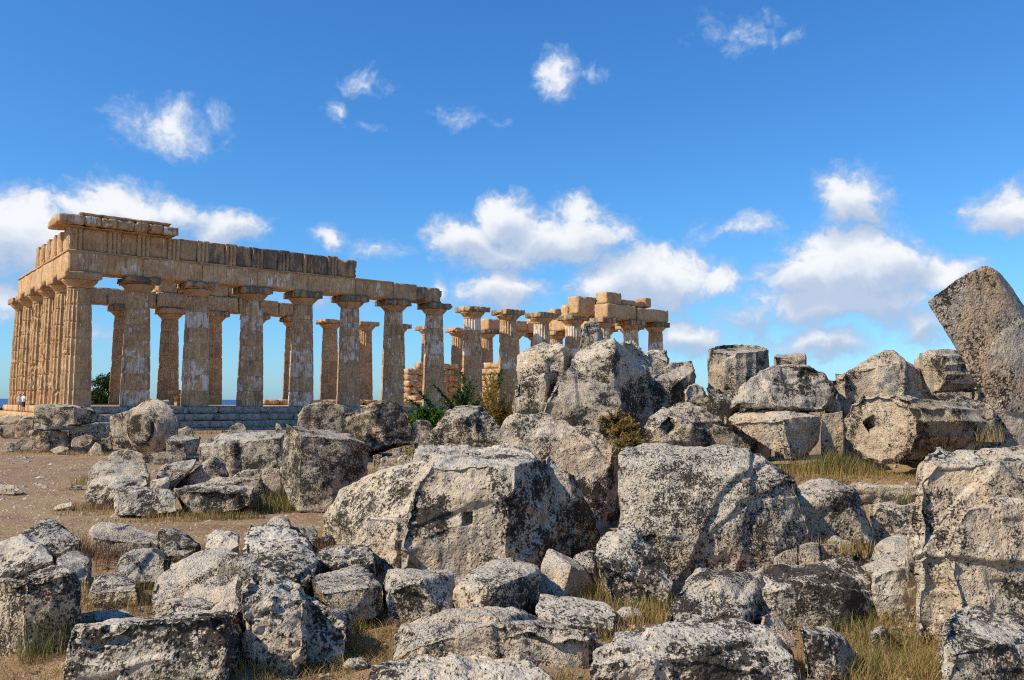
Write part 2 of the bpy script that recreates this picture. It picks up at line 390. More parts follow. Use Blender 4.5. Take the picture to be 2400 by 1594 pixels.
# ------------------------------------------------------------------ the standing temple
TS, TC = 4.70, 0.376                      # column spacing and how much the corner bays are narrowed
T_ROT = math.pi / 2 - 0.9002
T_Z = EYE - 0.623
temple = empty('temple_ruin', (-33.278, 66.348, T_Z), T_ROT)
tag(temple, 'ruined golden stone temple with rows of fluted columns on a stepped base', 'temple')
LEN, WID = 14 * TS - 2 * TC, 5 * TS - 2 * TC
def lx(k):
    if k <= 0: return k * TS
    if k < 1: return k * (TS - TC)
    if k <= 13: return TS - TC + (k - 1) * TS
    if k <= 14: return TS - TC + 12 * TS + (k - 13) * (TS - TC)
    return LEN + (k - 14) * TS
def sy(j):
    if j <= 0: return j * TS
    if j < 1: return j * (TS - TC)
    if j <= 4: return TS - TC + (j - 1) * TS
    if j <= 5: return TS - TC + 3 * TS + (j - 4) * (TS - TC)
    return WID + (j - 5) * TS
H_SHAFT, N_DRUM = 9.06, 7
HD = H_SHAFT / N_DRUM
def shaft_r(z):
    q = z / H_SHAFT
    return 1.125 - .255 * q + .03 * math.sin(math.pi * q)
def drum_mesh(level, var):
    seg, rows = 100, 8
    ang = np.arange(seg) / seg * 2 * math.pi
    zz = np.array([0, .03, .12, .30, .5, .70, .88, .97, 1.0]) * HD
    wear = (.35, .8, 1.5, 3.2)[var]
    V = []
    for zi, z in enumerate(zz):
        r = np.full(seg, shaft_r(level * HD + z))
        fl = np.abs(np.sin(ang * 10)) ** .85
        V.append(np.stack([np.cos(ang), np.sin(ang), np.full(seg, z)], 1) * np.stack([r * (1 - .10 * fl)] * 2 + [np.ones(seg)], 1))
    V = np.concatenate(V)
    d = V.copy(); d[:, 2] = 0; d /= np.linalg.norm(d, axis=1)[:, None]
    ridge = 1 - np.abs(np.sin(np.tile(ang, len(zz)) * 10))
    s = level * 31 + var * 7
    P = V + np.array([level * 9.1, var * 13.7, 0])
    n = fbm(P * 1.7, s, 4); n2 = vn(P * 6.5, s + 9); hole = sstep(.30, .62, fbm(P * np.array([1.2, 1.2, 1.9]), s + 3, 3))
    disp = -.012 * wear * (n + .3) - .010 * wear * n2 - ridge * wear * .022 * sstep(-.1, .6, fbm(P * 2.6, s + 5, 2)) - hole * .05 * wear
    zf = V[:, 2] / HD
    chip = sstep(.0, .5, fbm(P * np.array([2.2, 2.2, .4]), s + 11, 2))
    disp = disp - (.040 + .05 * wear * chip) * (np.exp(-zf * 26) + np.exp(-(1 - zf) * 26))
    V = V + d * disp[:, None]
    F = []
    for k in range(len(zz) - 1):
        for a in range(seg):
            b = (a + 1) % seg
            F.append((k * seg + a, k * seg + b, (k + 1) * seg + b, (k + 1) * seg + a))
    F.append(tuple(range(seg))[::-1]); F.append(tuple(range((len(zz) - 1) * seg, len(zz) * seg)))
    me = pydata('drum', V, F)
    me.materials.append(M_DRUM)
    return me
DRUMS = [[drum_mesh(l, v) for v in range(4)] for l in range(N_DRUM)]
def echinus_mesh(var):
    prof = [(.868, 0), (.875, .05), (.86, .07), (.885, .10), (.99, .22), (1.14, .38), (1.25, .50), (1.28, .56), (1.24, .60), (.8, .605)]
    seg = 48; V, F = [], []
    for r, z in prof:
        for a in range(seg):
            t = a / seg * 2 * math.pi; V.append((r * math.cos(t), r * math.sin(t), z))
    for k in range(len(prof) - 1):
        for a in range(seg):
            b = (a + 1) % seg; F.append((k * seg + a, k * seg + b, (k + 1) * seg + b, (k + 1) * seg + a))
    V = np.array(V); n = fbm(V * 2.3 + var * 11, var + 60, 4); d = V.copy(); d[:, 2] = 0; d /= np.linalg.norm(d, axis=1)[:, None] + 1e-6
    V = V - d * (np.clip(n - .1, 0, 1) * (.10 + .12 * var))[:, None]
    me = pydata('echinus', V, F, True); me.materials.append(M_TEMPLE); return me
def stone_box(lx_, ly_, lz_, seed, rough=.03, r=.05, cell=.22, chips=.12, mat=None, name='block'):
    """an eroded block with its base at z = 0, worn edges and broken corners"""
    L = np.array([lx_, ly_, lz_]) / 2
    bm = bmesh.new(); idx = {}
    n = [max(3, min(34, int(round(2 * s / cell)))) for s in L]
    def g(i, axis):
        t = np.linspace(-1, 1, n[axis] + 1); return t * L[axis]
    gx, gy, gzz = g(0, 0), g(0, 1), g(0, 2)
    def vert(i, j, k):
        if (i, j, k) not in idx: idx[(i, j, k)] = bm.verts.new((gx[i], gy[j], gzz[k]))
        return idx[(i, j, k)]
    for i in range(n[0]):
        for j in range(n[1]):
            for k, flip in ((0, 1), (n[2], 0)):
                q = [vert(i, j, k), vert(i + 1, j, k), vert(i + 1, j + 1, k), vert(i, j + 1, k)]
                bm.faces.new(q[::-1] if flip else q)
    for i in range(n[0]):
        for k in range(n[2]):
            for j, flip in ((0, 0), (n[1], 1)):
                q = [vert(i, j, k), vert(i + 1, j, k), vert(i + 1, j, k + 1), vert(i, j, k + 1)]
                bm.faces.new(q[::-1] if flip else q)
    for j in range(n[1]):
        for k in range(n[2]):
            for i, flip in ((0, 1), (n[0], 0)):
                q = [vert(i, j, k), vert(i, j + 1, k), vert(i, j + 1, k + 1), vert(i, j, k + 1)]
                bm.faces.new(q[::-1] if flip else q)
    me = bpy.data.meshes.new(name); bm.to_mesh(me); bm.free()
    co = get_co(me)
    rr = min(r, L.min() * .5)
    c = np.clip(co, -(L - rr), L - rr); d = co - c; dn = np.linalg.norm(d, axis=1)[:, None] + 1e-9
    P = co + np.array([seed * 3.7, seed * 1.9, seed * 5.3])
    edge = ((np.abs(co) / L > .999).sum(1) >= 2)
    dist = L - np.abs(co); ds = np.sort(dist, axis=1); near = np.exp(-ds[:, 1] / .16)
    co2 = c + d / dn * rr
    nrm = d / dn
    ch = sstep(.0, .55, fbm(P * 1.9, seed, 3)) * near * chips
    co2 = co2 - np.sign(co) * (np.exp(-dist / .2)) * ch[:, None]
    co2 = co2 + nrm * (rough * fbm(P * 1.5, seed + 7, 4) + rough * .4 * vn(P * 6, seed + 3))[:, None]
    co2[:, 2] += L[2]
    set_co(me, co2); smooth(me)
    me.materials.append(mat or M_TEMPLE)
    return me
ECH = [echinus_mesh(v) for v in range(3)]
ABA = [stone_box(2.66, 2.66, .57, 40 + v, .02, .03, .16, .05 + .16 * v, name='abacus') for v in range(4)]
trng = random.Random(3)
def column(x, y, worn=0, drums=N_DRUM, dark=0.1, plaster=.5):
    c = empty('column', (x, y, 0), 0, temple)
    for l in range(drums):
        v = min(3, max(0, trng.choice([0, 0, 1, 1]) + worn))
        a = trng.randrange(20) * math.pi / 10
        link('drum', DRUMS[l][v], None, c, (0, 0, l * HD), a,
             (max(0, dark + trng.uniform(-.1, .30) * (1 if l < 5 else .6)), max(0, plaster + trng.uniform(-.45, .35)), .55 + trng.uniform(-.06, .08), 1))
    if drums == N_DRUM:
        link('echinus', ECH[trng.randrange(3)], None, c, (0, 0, H_SHAFT - .01), trng.uniform(0, 6), (dark + trng.uniform(0, .5), .25, .48, 1))
        link('abacus', ABA[trng.choice([0, 0, 1, 2, 3])], None, c, (0, 0, H_SHAFT + .58), trng.randrange(4) * math.pi / 2, (dark + .35 + trng.uniform(0, .5), .1, .48, 1))
    return c
for k in range(15):
    column(lx(k), 0, 1 if k == 0 else 0, dark=.05 if k == 0 else .38, plaster=.25 if k == 0 else .80)
for j in range(1, 5):
    column(0, sy(j), 2, dark=.02, plaster=.15)
for k in range(15):
    column(lx(k), WID, 1, dark=.15, plaster=.15)
for j in range(1, 5):
    column(LEN, sy(j), 0, dark=.1, plaster=.2)
CT = H_SHAFT + 1.15                        # top of the capitals
HA, HF = 1.66, 1.80                        # architrave, frieze
AW = 1.08                                  # half thickness of the beams
def part(name):
    return empty(name, (0, 0, 0), 0, temple)
seedc = [100]
def sbox(name, par, x0, x1, y0, y1, z0, z1, color, rough=.03, chips=.12, cell=.25, r=.05, mat=None):
    seedc[0] += 1
    me = stone_box(x1 - x0, y1 - y0, z1 - z0, seedc[0], rough, r, cell, chips, mat, name)
    return link(name, me, None, par, ((x0 + x1) / 2, (y0 + y1) / 2, z0), 0, color)
G = .006
# architrave along the near long side, corner to the eighth column
ar = part('architrave')
for k in range(7):
    x0 = -AW if k == 0 else lx(k) + G
    x1 = lx(k + 1) - G
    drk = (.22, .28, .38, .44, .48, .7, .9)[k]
    if k == 5:
        xm = lx(5.85)
        sbox('architrave_block', ar, x0, xm - G, -AW, AW, CT, CT + HA, (.35, .4, .5, 1), .02, .06)
        sbox('architrave_block', ar, xm, lx(6.42), -AW + .03, AW, CT, CT + HA - .04, (.72, .3, .48, 1), .05, .2)
    elif k == 6:
        sbox('architrave_block', ar, lx(6.42) + G, lx(7.0) + .2, -AW + .08, AW, CT, CT + HA - .18, (1.0, .15, .45, 1), .07, .3)
    else:
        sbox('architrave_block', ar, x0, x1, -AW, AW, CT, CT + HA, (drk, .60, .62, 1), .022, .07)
# architrave of the short side, from the corner to the fifth column
for j in range(5):
    y0 = AW + G if j == 0 else sy(j) + G
    y1 = sy(j + 1) - G if j < 4 else sy(4.45)
    sbox('architrave_block', ar, -AW, AW, y0, y1, CT, CT + HA, (.05, .25, .55, 1), .02, .06)
# taenia strip and the small peg bars below the triglyphs
tae = part('taenia')
sbox('fillet', tae, -AW - .09, lx(5.85), -AW - .09, -AW + .3, CT + HA - .16, CT + HA - .003, (.55, .1, .45, 1), .012, .05)
sbox('fillet', tae, -AW - .09, -AW + .3, -AW + .31, sy(4.4), CT + HA - .16, CT + HA - .003, (.1, .1, .5, 1), .012, .05)
tri_x = [-AW + .48] + [lx(q * .5) for q in range(1, 10)]
for i, x in enumerate(tri_x):
    if i in (3, 9): continue
    sbox('peg_bar', tae, x - .45, x + .45, -AW - .07, -AW + .2, CT + HA - .30, CT + HA - .163, (.3, .1, .45, 1), .01, .05, .12)
# frieze: triglyphs and metopes
def triglyph_mesh(seed, w=.94, d=.55, h=HF):
    prof = []
    for (a, dep) in ((-.5, .10), (-.43, 0), (-.25, 0), (-.165, .14), (-.08, 0), (.08, 0), (.165, .14), (.25, 0), (.43, 0), (.5, .10)):
        prof.append((a * w, dep))
    V, F = [], []
    zs = np.linspace(0, h * .9, 9).tolist() + [h * .905, h]
    for zi, z in enumerate(zs):
        for (x, dep) in prof:
            dd_ = dep if zi < 9 else 0
            V.append((x, dd_, z))
        V.append((w * .5, d, z)); V.append((-w * .5, d, z))
    n = len(prof) + 2
    for k in range(len(zs) - 1):
        for a in range(n):
            b = (a + 1) % n; F.append((k * n + a, k * n + b, (k + 1) * n + b, (k + 1) * n + a))
    F.append(tuple(range(n))[::-1]); F.append(tuple(range((len(zs) - 1) * n, len(zs) * n)))
    V = np.array(V); P = V + seed * 7.7
    V[:, 1] += .03 * fbm(P * 2.4, seed, 3) + .05 * sstep(.1, .5, fbm(P * 1.6, seed + 4, 2)); V[:, 2] -= .02 + (V[:, 2] > h * .95) * .10 * sstep(0, .6, fbm(P * 1.4, seed + 2, 2))
    me = pydata('triglyph', V, F); me.materials.append(M_TEMPLE); return me
fr = part('frieze'); Z1 = CT + HA
TRI = [triglyph_mesh(i) for i in range(5)]
for i, x in enumerate(tri_x):
    drk = min(1.0, .25 + max(0, i - 1) * .16)
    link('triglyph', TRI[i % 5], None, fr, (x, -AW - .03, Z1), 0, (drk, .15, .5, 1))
    if i < len(tri_x) - 1:
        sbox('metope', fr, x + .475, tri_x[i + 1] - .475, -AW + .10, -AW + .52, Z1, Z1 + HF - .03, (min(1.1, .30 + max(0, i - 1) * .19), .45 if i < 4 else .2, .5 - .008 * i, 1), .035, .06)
sbox('metope', fr, tri_x[-1] + .475, lx(5.0) + .15, -AW + .04, -AW + .7, Z1, Z1 + HF - .12, (.95, .2, .45, 1), .05, .5, .2, .2)
sbox('backing_block', fr, -AW + .5, lx(4.9), -AW + .56, AW - .25, Z1, Z1 + HF - .35, (.5, .1, .45, 1), .05, .1, .6)
ty = [-AW + .48, sy(.5), sy(1.0), sy(1.5), sy(2.0), sy(2.5)]
for i, y in enumerate(ty):
    if i:
        o = link('triglyph', TRI[(i + 2) % 5], None, fr, (-AW - .03, y, Z1), -math.pi / 2, (.03, .1, .55, 1))
    else:
        o = link('triglyph', TRI[3], None, fr, (-AW - .031, y + .012, Z1), -math.pi / 2, (.03, .1, .55, 1))
    if i < len(ty) - 1:
        sbox('metope', fr, -AW + .10, -AW + .5, y + .475, ty[i + 1] - .475, Z1, Z1 + HF - .05 - .06 * i, (.05, .3, .55, 1), .04, .08)
sbox('backing_block', fr, -AW + .55, AW - .3, AW - .2, sy(2.4), Z1, Z1 + HF - .5, (.2, .1, .5, 1), .05, .1, .6)
# cornice left over the corner
co_ = part('cornice'); Z2 = Z1 + HF
edges = [-AW - .95, -.2, .95, 2.15, 3.35, 4.45, 5.55, 6.75]
for i in range(len(edges) - 1):
    sbox('cornice_block', co_, edges[i] + G, edges[i + 1] - G, -AW - .92 + .05 * (i % 2), AW, Z2 + .02, Z2 + .72 - .05 * (i == 6), (.35 + .09 * i, .75, .46, 1), .06, .22, .2, .10)
sbox('cornice_block', co_, -AW - .95, .7, AW + .01, AW + 1.0, Z2 + .02, Z2 + .66, (.15, .2, .5, 1), .06, .25, .2, .1)
sbox('cornice_slab', co_, -.55, 6.2, -AW - .72, AW - .1, Z2 + .74, Z2 + .98, (.5, .2, .45, 1), .035, .14, .2, .05)
sbox('cornice_fillet', co_, -AW - .42, 6.3, -AW - .42, -AW + .2, Z2 - .12, Z2 + .015, (.35, .2, .42, 1), .03, .1, .2, .05)
# beams of the far long side
fa = part('far_architrave')
for k, (a, b, zt, dk) in enumerate(((0.0, 1.0, 0, .4), (1.0, 2.0, 0, .6), (2.0, 2.62, 0, .75), (2.64, 3.4, 0, .12), (3.42, 4.5, 0, .3), (4.52, 5.5, 0, .45), (5.52, 6.3, -.15, .7))):
    sbox('architrave_block', fa, lx(a) + G, lx(b) - G, WID - AW, WID + AW, CT, CT + HA + zt, (dk, .35, .5, 1), .035, .12)
for (a, b, h, dk) in ((2.66, 3.08, 1.55, .1), (3.09, 3.5, 1.25, .15), (3.75, 4.25, 1.5, .5), (4.27, 4.62, 1.1, .6)):
    sbox('backing_block', fa, lx(a) + G, lx(b) - G, WID - AW + .1, WID + AW - .1, CT + HA + .01, CT + HA + h, (dk, .3, .5, 1), .06, .25)
for (a, b) in ((11.9, 12.62), (12.66, 13.4), (13.42, 14.25)):
    sbox('architrave_block', fa, lx(a) + G, lx(b) - G, WID - AW, WID + AW, CT, CT + HA - .1, (.08, .2, .55, 1), .05, .2)
# the far end: beams over the last bays and broken frieze stumps
ea = part('end_architrave')
sbox('architrave_block', ea, lx(11.93), lx(12.95) - G, -AW, AW, CT, CT + HA + .05, (.22, .25, .5, 1), .03, .12)
sbox('architrave_block', ea, lx(13.02), LEN + AW + .1, -AW - .02, AW, CT, CT + HA - .12, (.2, .3, .5, 1), .025, .08)
for j in range(5):
    y0 = AW + G if j == 0 else sy(j) + G
    sbox('architrave_block', ea, LEN - AW, LEN + AW, y0, sy(j + 1) - G if j < 4 else WID - AW - G, CT, CT + HA - .05, (.05, .25, .55, 1), .03, .12)
sbox('frieze_block', ea, lx(11.98), lx(12.55), -AW + .35, AW, CT + HA + .06, CT + HA + 1.45, (.12, .3, .5, 1), .05, .2)
sbox('frieze_block', ea, lx(12.56), lx(13.35), -AW + .3, AW - .3, CT + HA + .05, CT + HA + .72, (.15, .3, .5, 1), .06, .3)
sbox('frieze_block', ea, lx(13.37), lx(13.62), -AW + .25, AW - .3, CT + HA + .055, CT + HA + 1.2, (.15, .3, .5, 1), .05, .2)
for (a, b, h, dx) in ((1.2, 2.0, 1.75, 0), (2.02, 2.5, 2.05, .1), (2.75, 3.0, 1.9, 0), (3.02, 3.28, 1.75, .25), (3.30, 3.62, 1.9, 0), (3.9, 4.2, 1.6, 0), (4.52, 4.78, 1.35, 0), (5.05, 5.28, 1.2, 0)):
    sbox('frieze_block', ea, LEN - AW + .25 + dx, LEN + AW - .3, sy(a), sy(b) - G, CT + HA - .04, CT + HA + h, (.06, .25, .55, 1), .06, .2)
sbox('frieze_block', ea, LEN - 4.2, LEN - .9, sy(2.1), sy(2.5), CT + HA - .04, CT + HA + 2.3, (.1, .4, .52, 1), .07, .2)
# cella walls
def wall(name, x0, y0, x1, y1, courses, h, thick, run, color, ragged=.3):
    w = part(name); d = np.array([x1 - x0, y1 - y0]); n = np.linalg.norm(d); d = d / n; ang = math.atan2(d[1], d[0])
    for c in range(courses):
        s = -(c % 2) * run * .5
        while s < n:
            a, b = max(0, s), min(n, s + run)
            if b - a > .25 and (c < courses * (1 - ragged) or trng.random() > .35 + .5 * (c / courses - 1 + ragged)):
                seedc[0] += 1
                me = stone_box(b - a - .02, thick, h - .015, seedc[0], .06, .07, .35, .16, name='wall_block')
                m = (a + b) / 2
                link('wall_block', me, None, w, (x0 + d[0] * m, y0 + d[1] * m, c * h), ang + trng.uniform(-.01, .01), (color + trng.uniform(-.05, .35), .7, .50, 1))
            s += run
wall('cella_cross_wall', lx(10.35), 6.2, lx(10.35), 17.2, 7, .74, 1.1, 1.5, .02, .25)
wall('cella_side_wall', lx(8.6), 17.6, lx(10.2), 17.6, 7, .74, 1.1, 1.5, .2, .3)
wall('low_inner_wall', lx(4.6), 15.6, lx(8.2), 15.6, 1, .62, 1.2, 1.7, .0, .9)
wall('low_cross_wall', lx(8.0), 6.0, lx(8.0), 12.0, 2, .55, 1.1, 1.6, .0, .5)
wall('low_side_wall', lx(6.5), 6.0, lx(10.2), 6.0, 1, .5, 1.0, 1.6, .0, .6)
st = part('broken_pier')
sbox('pier_block', st, lx(2.22), lx(2.72), 7.2, 8.6, .0, .52, (.05, .2, .55, 1), .05, .2)
sbox('pier_block', st, lx(2.20), lx(2.78), 7.1, 8.7, .53, 1.02, (.1, .2, .5, 1), .05, .3)
sbox('pier_slab', st, lx(2.10), lx(2.95), 6.9, 8.9, 1.03, 1.42, (.7, .1, .45, 1), .06, .3)
# stepped base
SH, STR = .575, .52
def course(z0, z1, out, run, front):
    s = part('step')
    a, b = -1.35 - out, LEN + 1.35 + out
    x = a; q = 0
    while x < lx(9.5) and front:
        e = min(x + run * (1 + .12 * math.sin(q * 2.3)), lx(9.5))
        sbox('step_block', s, x + .005, e - .005, -1.35 - out, 3.0, z0, z1, (.5, .1, .5, 1), .03, .10, .3, .04, M_STEP); x = e; q += 1
    y = 3.01
    while y < WID + 1.35 + out:
        e = min(y + run * 1.1, WID + 1.35 + out)
        sbox('step_block', s, a, 3.0, y + .005, e - .005, z0, z1, (.05, .1, .55, 1), .03, .10, .3, .04, M_TEMPLE); y = e
    sbox('step_core', s, 3.01, b, 3.02, WID + 1.35 + out, z0, z1 - .004, (.1, .1, .55, 1), .01, .02, 2.0)
    sbox('step_core', s, lx(9.5) + .01, b, -1.35 - out, 3.01, z0, z1 - .004, (.3, .1, .5, 1), .02, .05, 1.0)
for c in range(4):
    course(-SH * (c + 1) + .004, -SH * c - (.0 if c == 0 else .0), STR * c, 2.35, True)
# ------------------------------------------------------------------ the fallen blocks
# Outline points are read off views of the photograph; each view has an origin and a scale.
VIEW = {'A': (0, 900, 4.48), 'B': (400, 900, 4.48), 'C': (0, 1200, 3.98), 'D': (400, 1200, 3.98), 'E': (800, 900, 3.92), 'F': (800, 1200, 3.98),
        'G': (1150, 740, 3.92), 'H': (1550, 740, 3.92), 'I': (1900, 600, 3.484), 'J': (1300, 1000, 4.48), 'K': (1750, 1000, 4.48),
        'L': (1200, 1250, 4.558), 'M': (1550, 1250, 4.558), 'N': (1900, 1200, 3.98), 'P': (0, 0, 1.0)}
GB, GS, GP, GF = 'blocks tumbled in the foreground', 'blocks heaped in the big pile', 'stones beside the dirt path', 'blocks lying before the temple'
ROCKS = []
def nat(view, pts):
    ox, oy, s = VIEW[view]
    return [(ox + p[0] / s, oy + p[1] / s, p[2] if len(p) > 2 else 0.0) for p in pts]
def hull_points(pts, d, thick, ground):
    P = np.array(pts); cx, cy = P[:, 0].mean(), P[:, 1].mean(); mo = P[:, 2].max()
    out = [at(x, y, d + o) for x, y, o in pts]
    for x, y, o in pts:
        out.append(at(cx + (x - cx) * .86, cy + (y - cy) * .86, d + max(mo, o) + thick))
    if ground:
        lim = np.quantile(P[:, 1], .6)
        for x, y, o in pts:
            if y >= lim:
                q = at(x, y, d + o + .05); out.append(np.array([q[0], q[1], min(q[2], gz(q[0], q[1]) - .15)]))
    return np.array(out)
def add_hull(bm, pts):
    vs = [bm.verts.new(p) for p in pts]
    r = bmesh.ops.convex_hull(bm, input=vs)
    dead = [g for g in set(r['geom_interior']) | set(r['geom_unused']) if isinstance(g, bmesh.types.BMVert) and g.is_valid]
    bmesh.ops.delete(bm, geom=dead, context='VERTS')
def add_loft(bm, r0, r1):
    n = len(r0); a = [bm.verts.new(p) for p in r0]; b = [bm.verts.new(p) for p in r1]
    fs = [bm.faces.new((a[i], a[(i + 1) % n], b[(i + 1) % n], b[i])) for i in range(n)]
    fs += [bm.faces.new(a[::-1]), bm.faces.new(b)]
    bmesh.ops.recalc_face_normals(bm, faces=fs)
def rock(label, view, d, pts, thick=None, lichen=.5, warm=.35, tone=.5, ground=False, amp=1.0, group=GB, name='fallen_block', cat='stone block', extra=None,
         pits=0.0, dents=(), loft=None, smoothing=0, vox=1.0):
    if pts and group is GB:                                  # a block never sinks: its front foot sets how near it stands
        yb = max(q[1] for q in nat(view, pts) if q[2] < .2)
        if yb < 1594: d = min(d, EYE * FPX / (yb - 934) * .965)
    if pts and d < 21 and (ground or d < 14):
        Q = np.array(nat(view, pts)); ml = Q[Q[:, 1] > np.quantile(Q[:, 1], .5)]; w_ = (Q[:, 0].max() - Q[:, 0].min()) / FPX * d
        c_ = at(ml[:, 0].mean(), ml[:, 1].mean(), d); FOOT.append((c_[0], d + .25 * w_, .5 * w_ + .12))
    ROCKS.append(dict(label=label, d=d, pts=nat(view, pts) if pts else None, thick=thick, col=(lichen, warm, tone, 1), ground=ground, amp=amp, group=group, name=name, cat=cat,
                      extra=[nat(view, e) for e in extra] if extra else (), pits=pits, dents=[(nat(view, [q[:2]])[0], q[2:]) for q in dents], loft=loft, sm=smoothing, vox=vox))
CAP = []
def scallop(p, s):
    """broken stone: shallow hollows that meet in sharp ridges (p in cells)"""
    b = np.floor(p - .5); best = np.full(len(p), 9.0)
    for k in range(8):
        c = b + np.array([k & 1, (k >> 1) & 1, k >> 2]); h = np.stack([hash3(c, s), hash3(c, s + 1), hash3(c, s + 2)], 1)
        d = p - (c + .5 + (h - .5) * .8); t = (np.roll(h, 1, 1) - .5) * 1.5
        best = np.minimum(best, .45 * hash3(c, s + 3) + (d * t).sum(1) + .55 * (d * d).sum(1))
    return best
def finish_rocks():
    made = []
    for q in ROCKS:
        bm = bmesh.new(); d = q['d']; allp = []
        sets = ([q['pts']] if q['pts'] else []) + list(q['extra'])
        for s in sets:
            P = np.array(s); w = (P[:, 0].max() - P[:, 0].min()) / FPX * d; h = (P[:, 1].max() - P[:, 1].min()) / FPX * d
            th = q['thick'] if q['thick'] is not None else .55 * (w + h) * .5 + .15
            hp = hull_points(s, d, th, q['ground']); allp.append(hp); add_hull(bm, hp)
        if q['loft']:
            for r0, r1 in q['loft']:
                add_loft(bm, r0, r1); allp += [np.array(r0), np.array(r1)]
        allp = np.concatenate(allp); lo, hi = allp.min(0), allp.max(0); size = float(np.cbrt(np.prod(np.maximum(hi - lo, .05))))
        org = np.array([(lo[0] + hi[0]) / 2, (lo[1] + hi[1]) / 2, lo[2]])
        mid_ = Vector((lo + hi) / 2); gain = 1 + .052 * (q['amp'] + .1)   # weathering takes this off again
        for v in bm.verts: v.co = mid_ + (v.co - mid_) * gain - Vector(org)
        me = bpy.data.meshes.new(q['name']); bm.to_mesh(me); bm.free()
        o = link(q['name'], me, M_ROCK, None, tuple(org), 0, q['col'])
        m = o.modifiers.new('r', 'REMESH'); m.mode = 'VOXEL'; m.voxel_size = max(.012, min(d * 1.9 / 868, size / 14)) * q['vox']; m.use_smooth_shade = True
        if q['sm']:
            s = o.modifiers.new('s', 'SMOOTH'); s.factor = .5; s.iterations = q['sm']
        if q['label']: tag(o, q['label'], q['cat'], q['group'])
        else: CAP.append(o)
        made.append((o, q, org, size))
    dg = bpy.context.evaluated_depsgraph_get()
    for i, (o, q, org, size) in enumerate(made):
        me = bpy.data.meshes.new_from_object(o.evaluated_get(dg))
        old = o.data; o.modifiers.clear(); o.data = me; bpy.data.meshes.remove(old)
        if not me.materials: me.materials.append(M_ROCK)
        co = get_co(me); no = get_no(me); P = co + np.array([i * 5.1, i * 3.3, i * 7.7])
        s = size; a = min(1.0, q['amp'] * .85 + .1)
        c1, c2 = .50 * s, min(.16 * s, .22)
        rid = 1 - np.abs(fbm(P * (2.6 / s), i + 500, 3))
        disp = a * (.020 * s * fbm(P * (1.5 / s), i, 3) + .016 * s * (rid ** 2 - .7) +   .12 * c1 * (scallop(P / c1, i) - .10) + .24 * c2 * (scallop(P / c2 + 3.3, i + 90) - .12) + .018 * min(s, 1.5) * fbm(P * (6.0 / min(s, 1.6)), i + 40, 5, .65))
        disp += a * .018 * fbm(P * 9, i + 80, 3, .65) * min(1, s)
        lay = fbm(P * np.array([1.1, 1.1, 5.5]) / max(.5, min(s, 1.5)) + fbm(P * 1.3, i + 300, 2)[:, None], i + 310, 3)
        disp -= a * .020 * min(s, 1.4) * sstep(.22, .36, lay)
        disp -= .004 * s
        rr = np.random.default_rng(i * 13 + 2)                 # steps where pieces have split away
        for k in range(4):
            n = rr.normal(size=3); n[2] *= 1.4; n /= np.linalg.norm(n); pr = P @ n + .05 * s * fbm(P * (3.0 / s), i + 700 + k, 3)
            tq = np.quantile(pr, rr.uniform(.55, .86)); disp -= a * s * rr.uniform(.018, .042) * sstep(tq, tq + .018 * s + .012, pr)
        pit = sstep(.32, .05, worley(P * 6.5, i + 7)) * sstep(-.15, .35, fbm(P * 1.7, i + 21, 2))
        disp -= pit * .016 * (1 + 2.5 * q['pits']) * min(1, s)
        if q['pits']:
            wv = np.stack([fbm(P * 4.5, i + 3 + k, 3) for k in range(3)], 1); w2 = worley(P * np.array([4.6, 4.6, 6.2]) + 1.1 * wv, i + 13) + .10 * fbm(P * 14, i + 71, 2)
            disp -= q['pits'] * .15 * sstep(.47, .16, w2) * sstep(-.35, .1, fbm(P * 1.3, i + 31, 2))
        co = co + no * disp[:, None]
        for (px, py, _), (hw, hh, ang, dep) in q['dents']:
            W3 = co + org; X = W3[:, 0] / W3[:, 1]
            cp = at(px, py, q['d']); sc = q['d'] / FPX
            vx, vz = W3[:, 0] - cp[0] * W3[:, 1] / cp[1], (W3[:, 2] - EYE) - (cp[2] - EYE) * W3[:, 1] / cp[1]
            ca, sa = math.cos(ang), math.sin(ang); u, v = (vx * ca + vz * sa) / (hw * sc), (-vx * sa + vz * ca) / (hh * sc)
            wob = .08 * fbm(W3 * 14, 77, 2)
            k = (1 - sstep(.75, 1.12, np.maximum(np.abs(u), np.abs(v)) + wob)) * (no[:, 1] < -.2)
            co = co + np.array([0, 1, 0]) * (k * dep)[:, None]
        set_co(me, co); smooth(me)
def ring3(px, py, d, axis, r, n=16, flute=.07, per=7, rot=0.0, along=0.0, flat=0.0):
    """a fluted drum end in space: centre seen at a pixel, at distance d, square to the axis; along slides it down the axis"""
    a = np.array(axis, float); a /= np.linalg.norm(a); e1 = np.cross(a, [0, 0, 1.0]); e1 /= np.linalg.norm(e1); e2 = np.cross(e1, a)
    c = at(px, py, d) + a * along; out = []
    for i in range(n * per):
        t = i / (n * per) * 2 * math.pi + rot
        q = r * (1 - flute * abs(math.sin((t - rot) * n / 2)) ** .8) * (1 - flat * max(0, math.sin(t)) ** 2)
        out.append(c + q * (math.cos(t) * e1 + math.sin(t) * e2))
    return out
def ring(view, cx, cy, rx, ry, d, n=20, flute=.07, per=6, rot=0.0, tilt=(0, 0), worn=None, seed=0):
    """a fluted drum end, drawn round a centre; tilt moves its right and its upper side back"""
    out = []; ox, oy, s = VIEW[view]
    for i in range(n * per):
        t = i / (n * per) * 2 * math.pi + rot
        f = 1 - flute * abs(math.sin((t - rot) * n / 2)) ** .9
        if worn: f *= 1 - worn * max(0, math.sin(t + .4)) ** 2 * .3
        c, sn = math.cos(t) * f, math.sin(t) * f
        out.append(at(ox + (cx + rx * c) / s, oy + (cy - ry * sn) / s, d + tilt[0] * c + tilt[1] * sn))
    return out

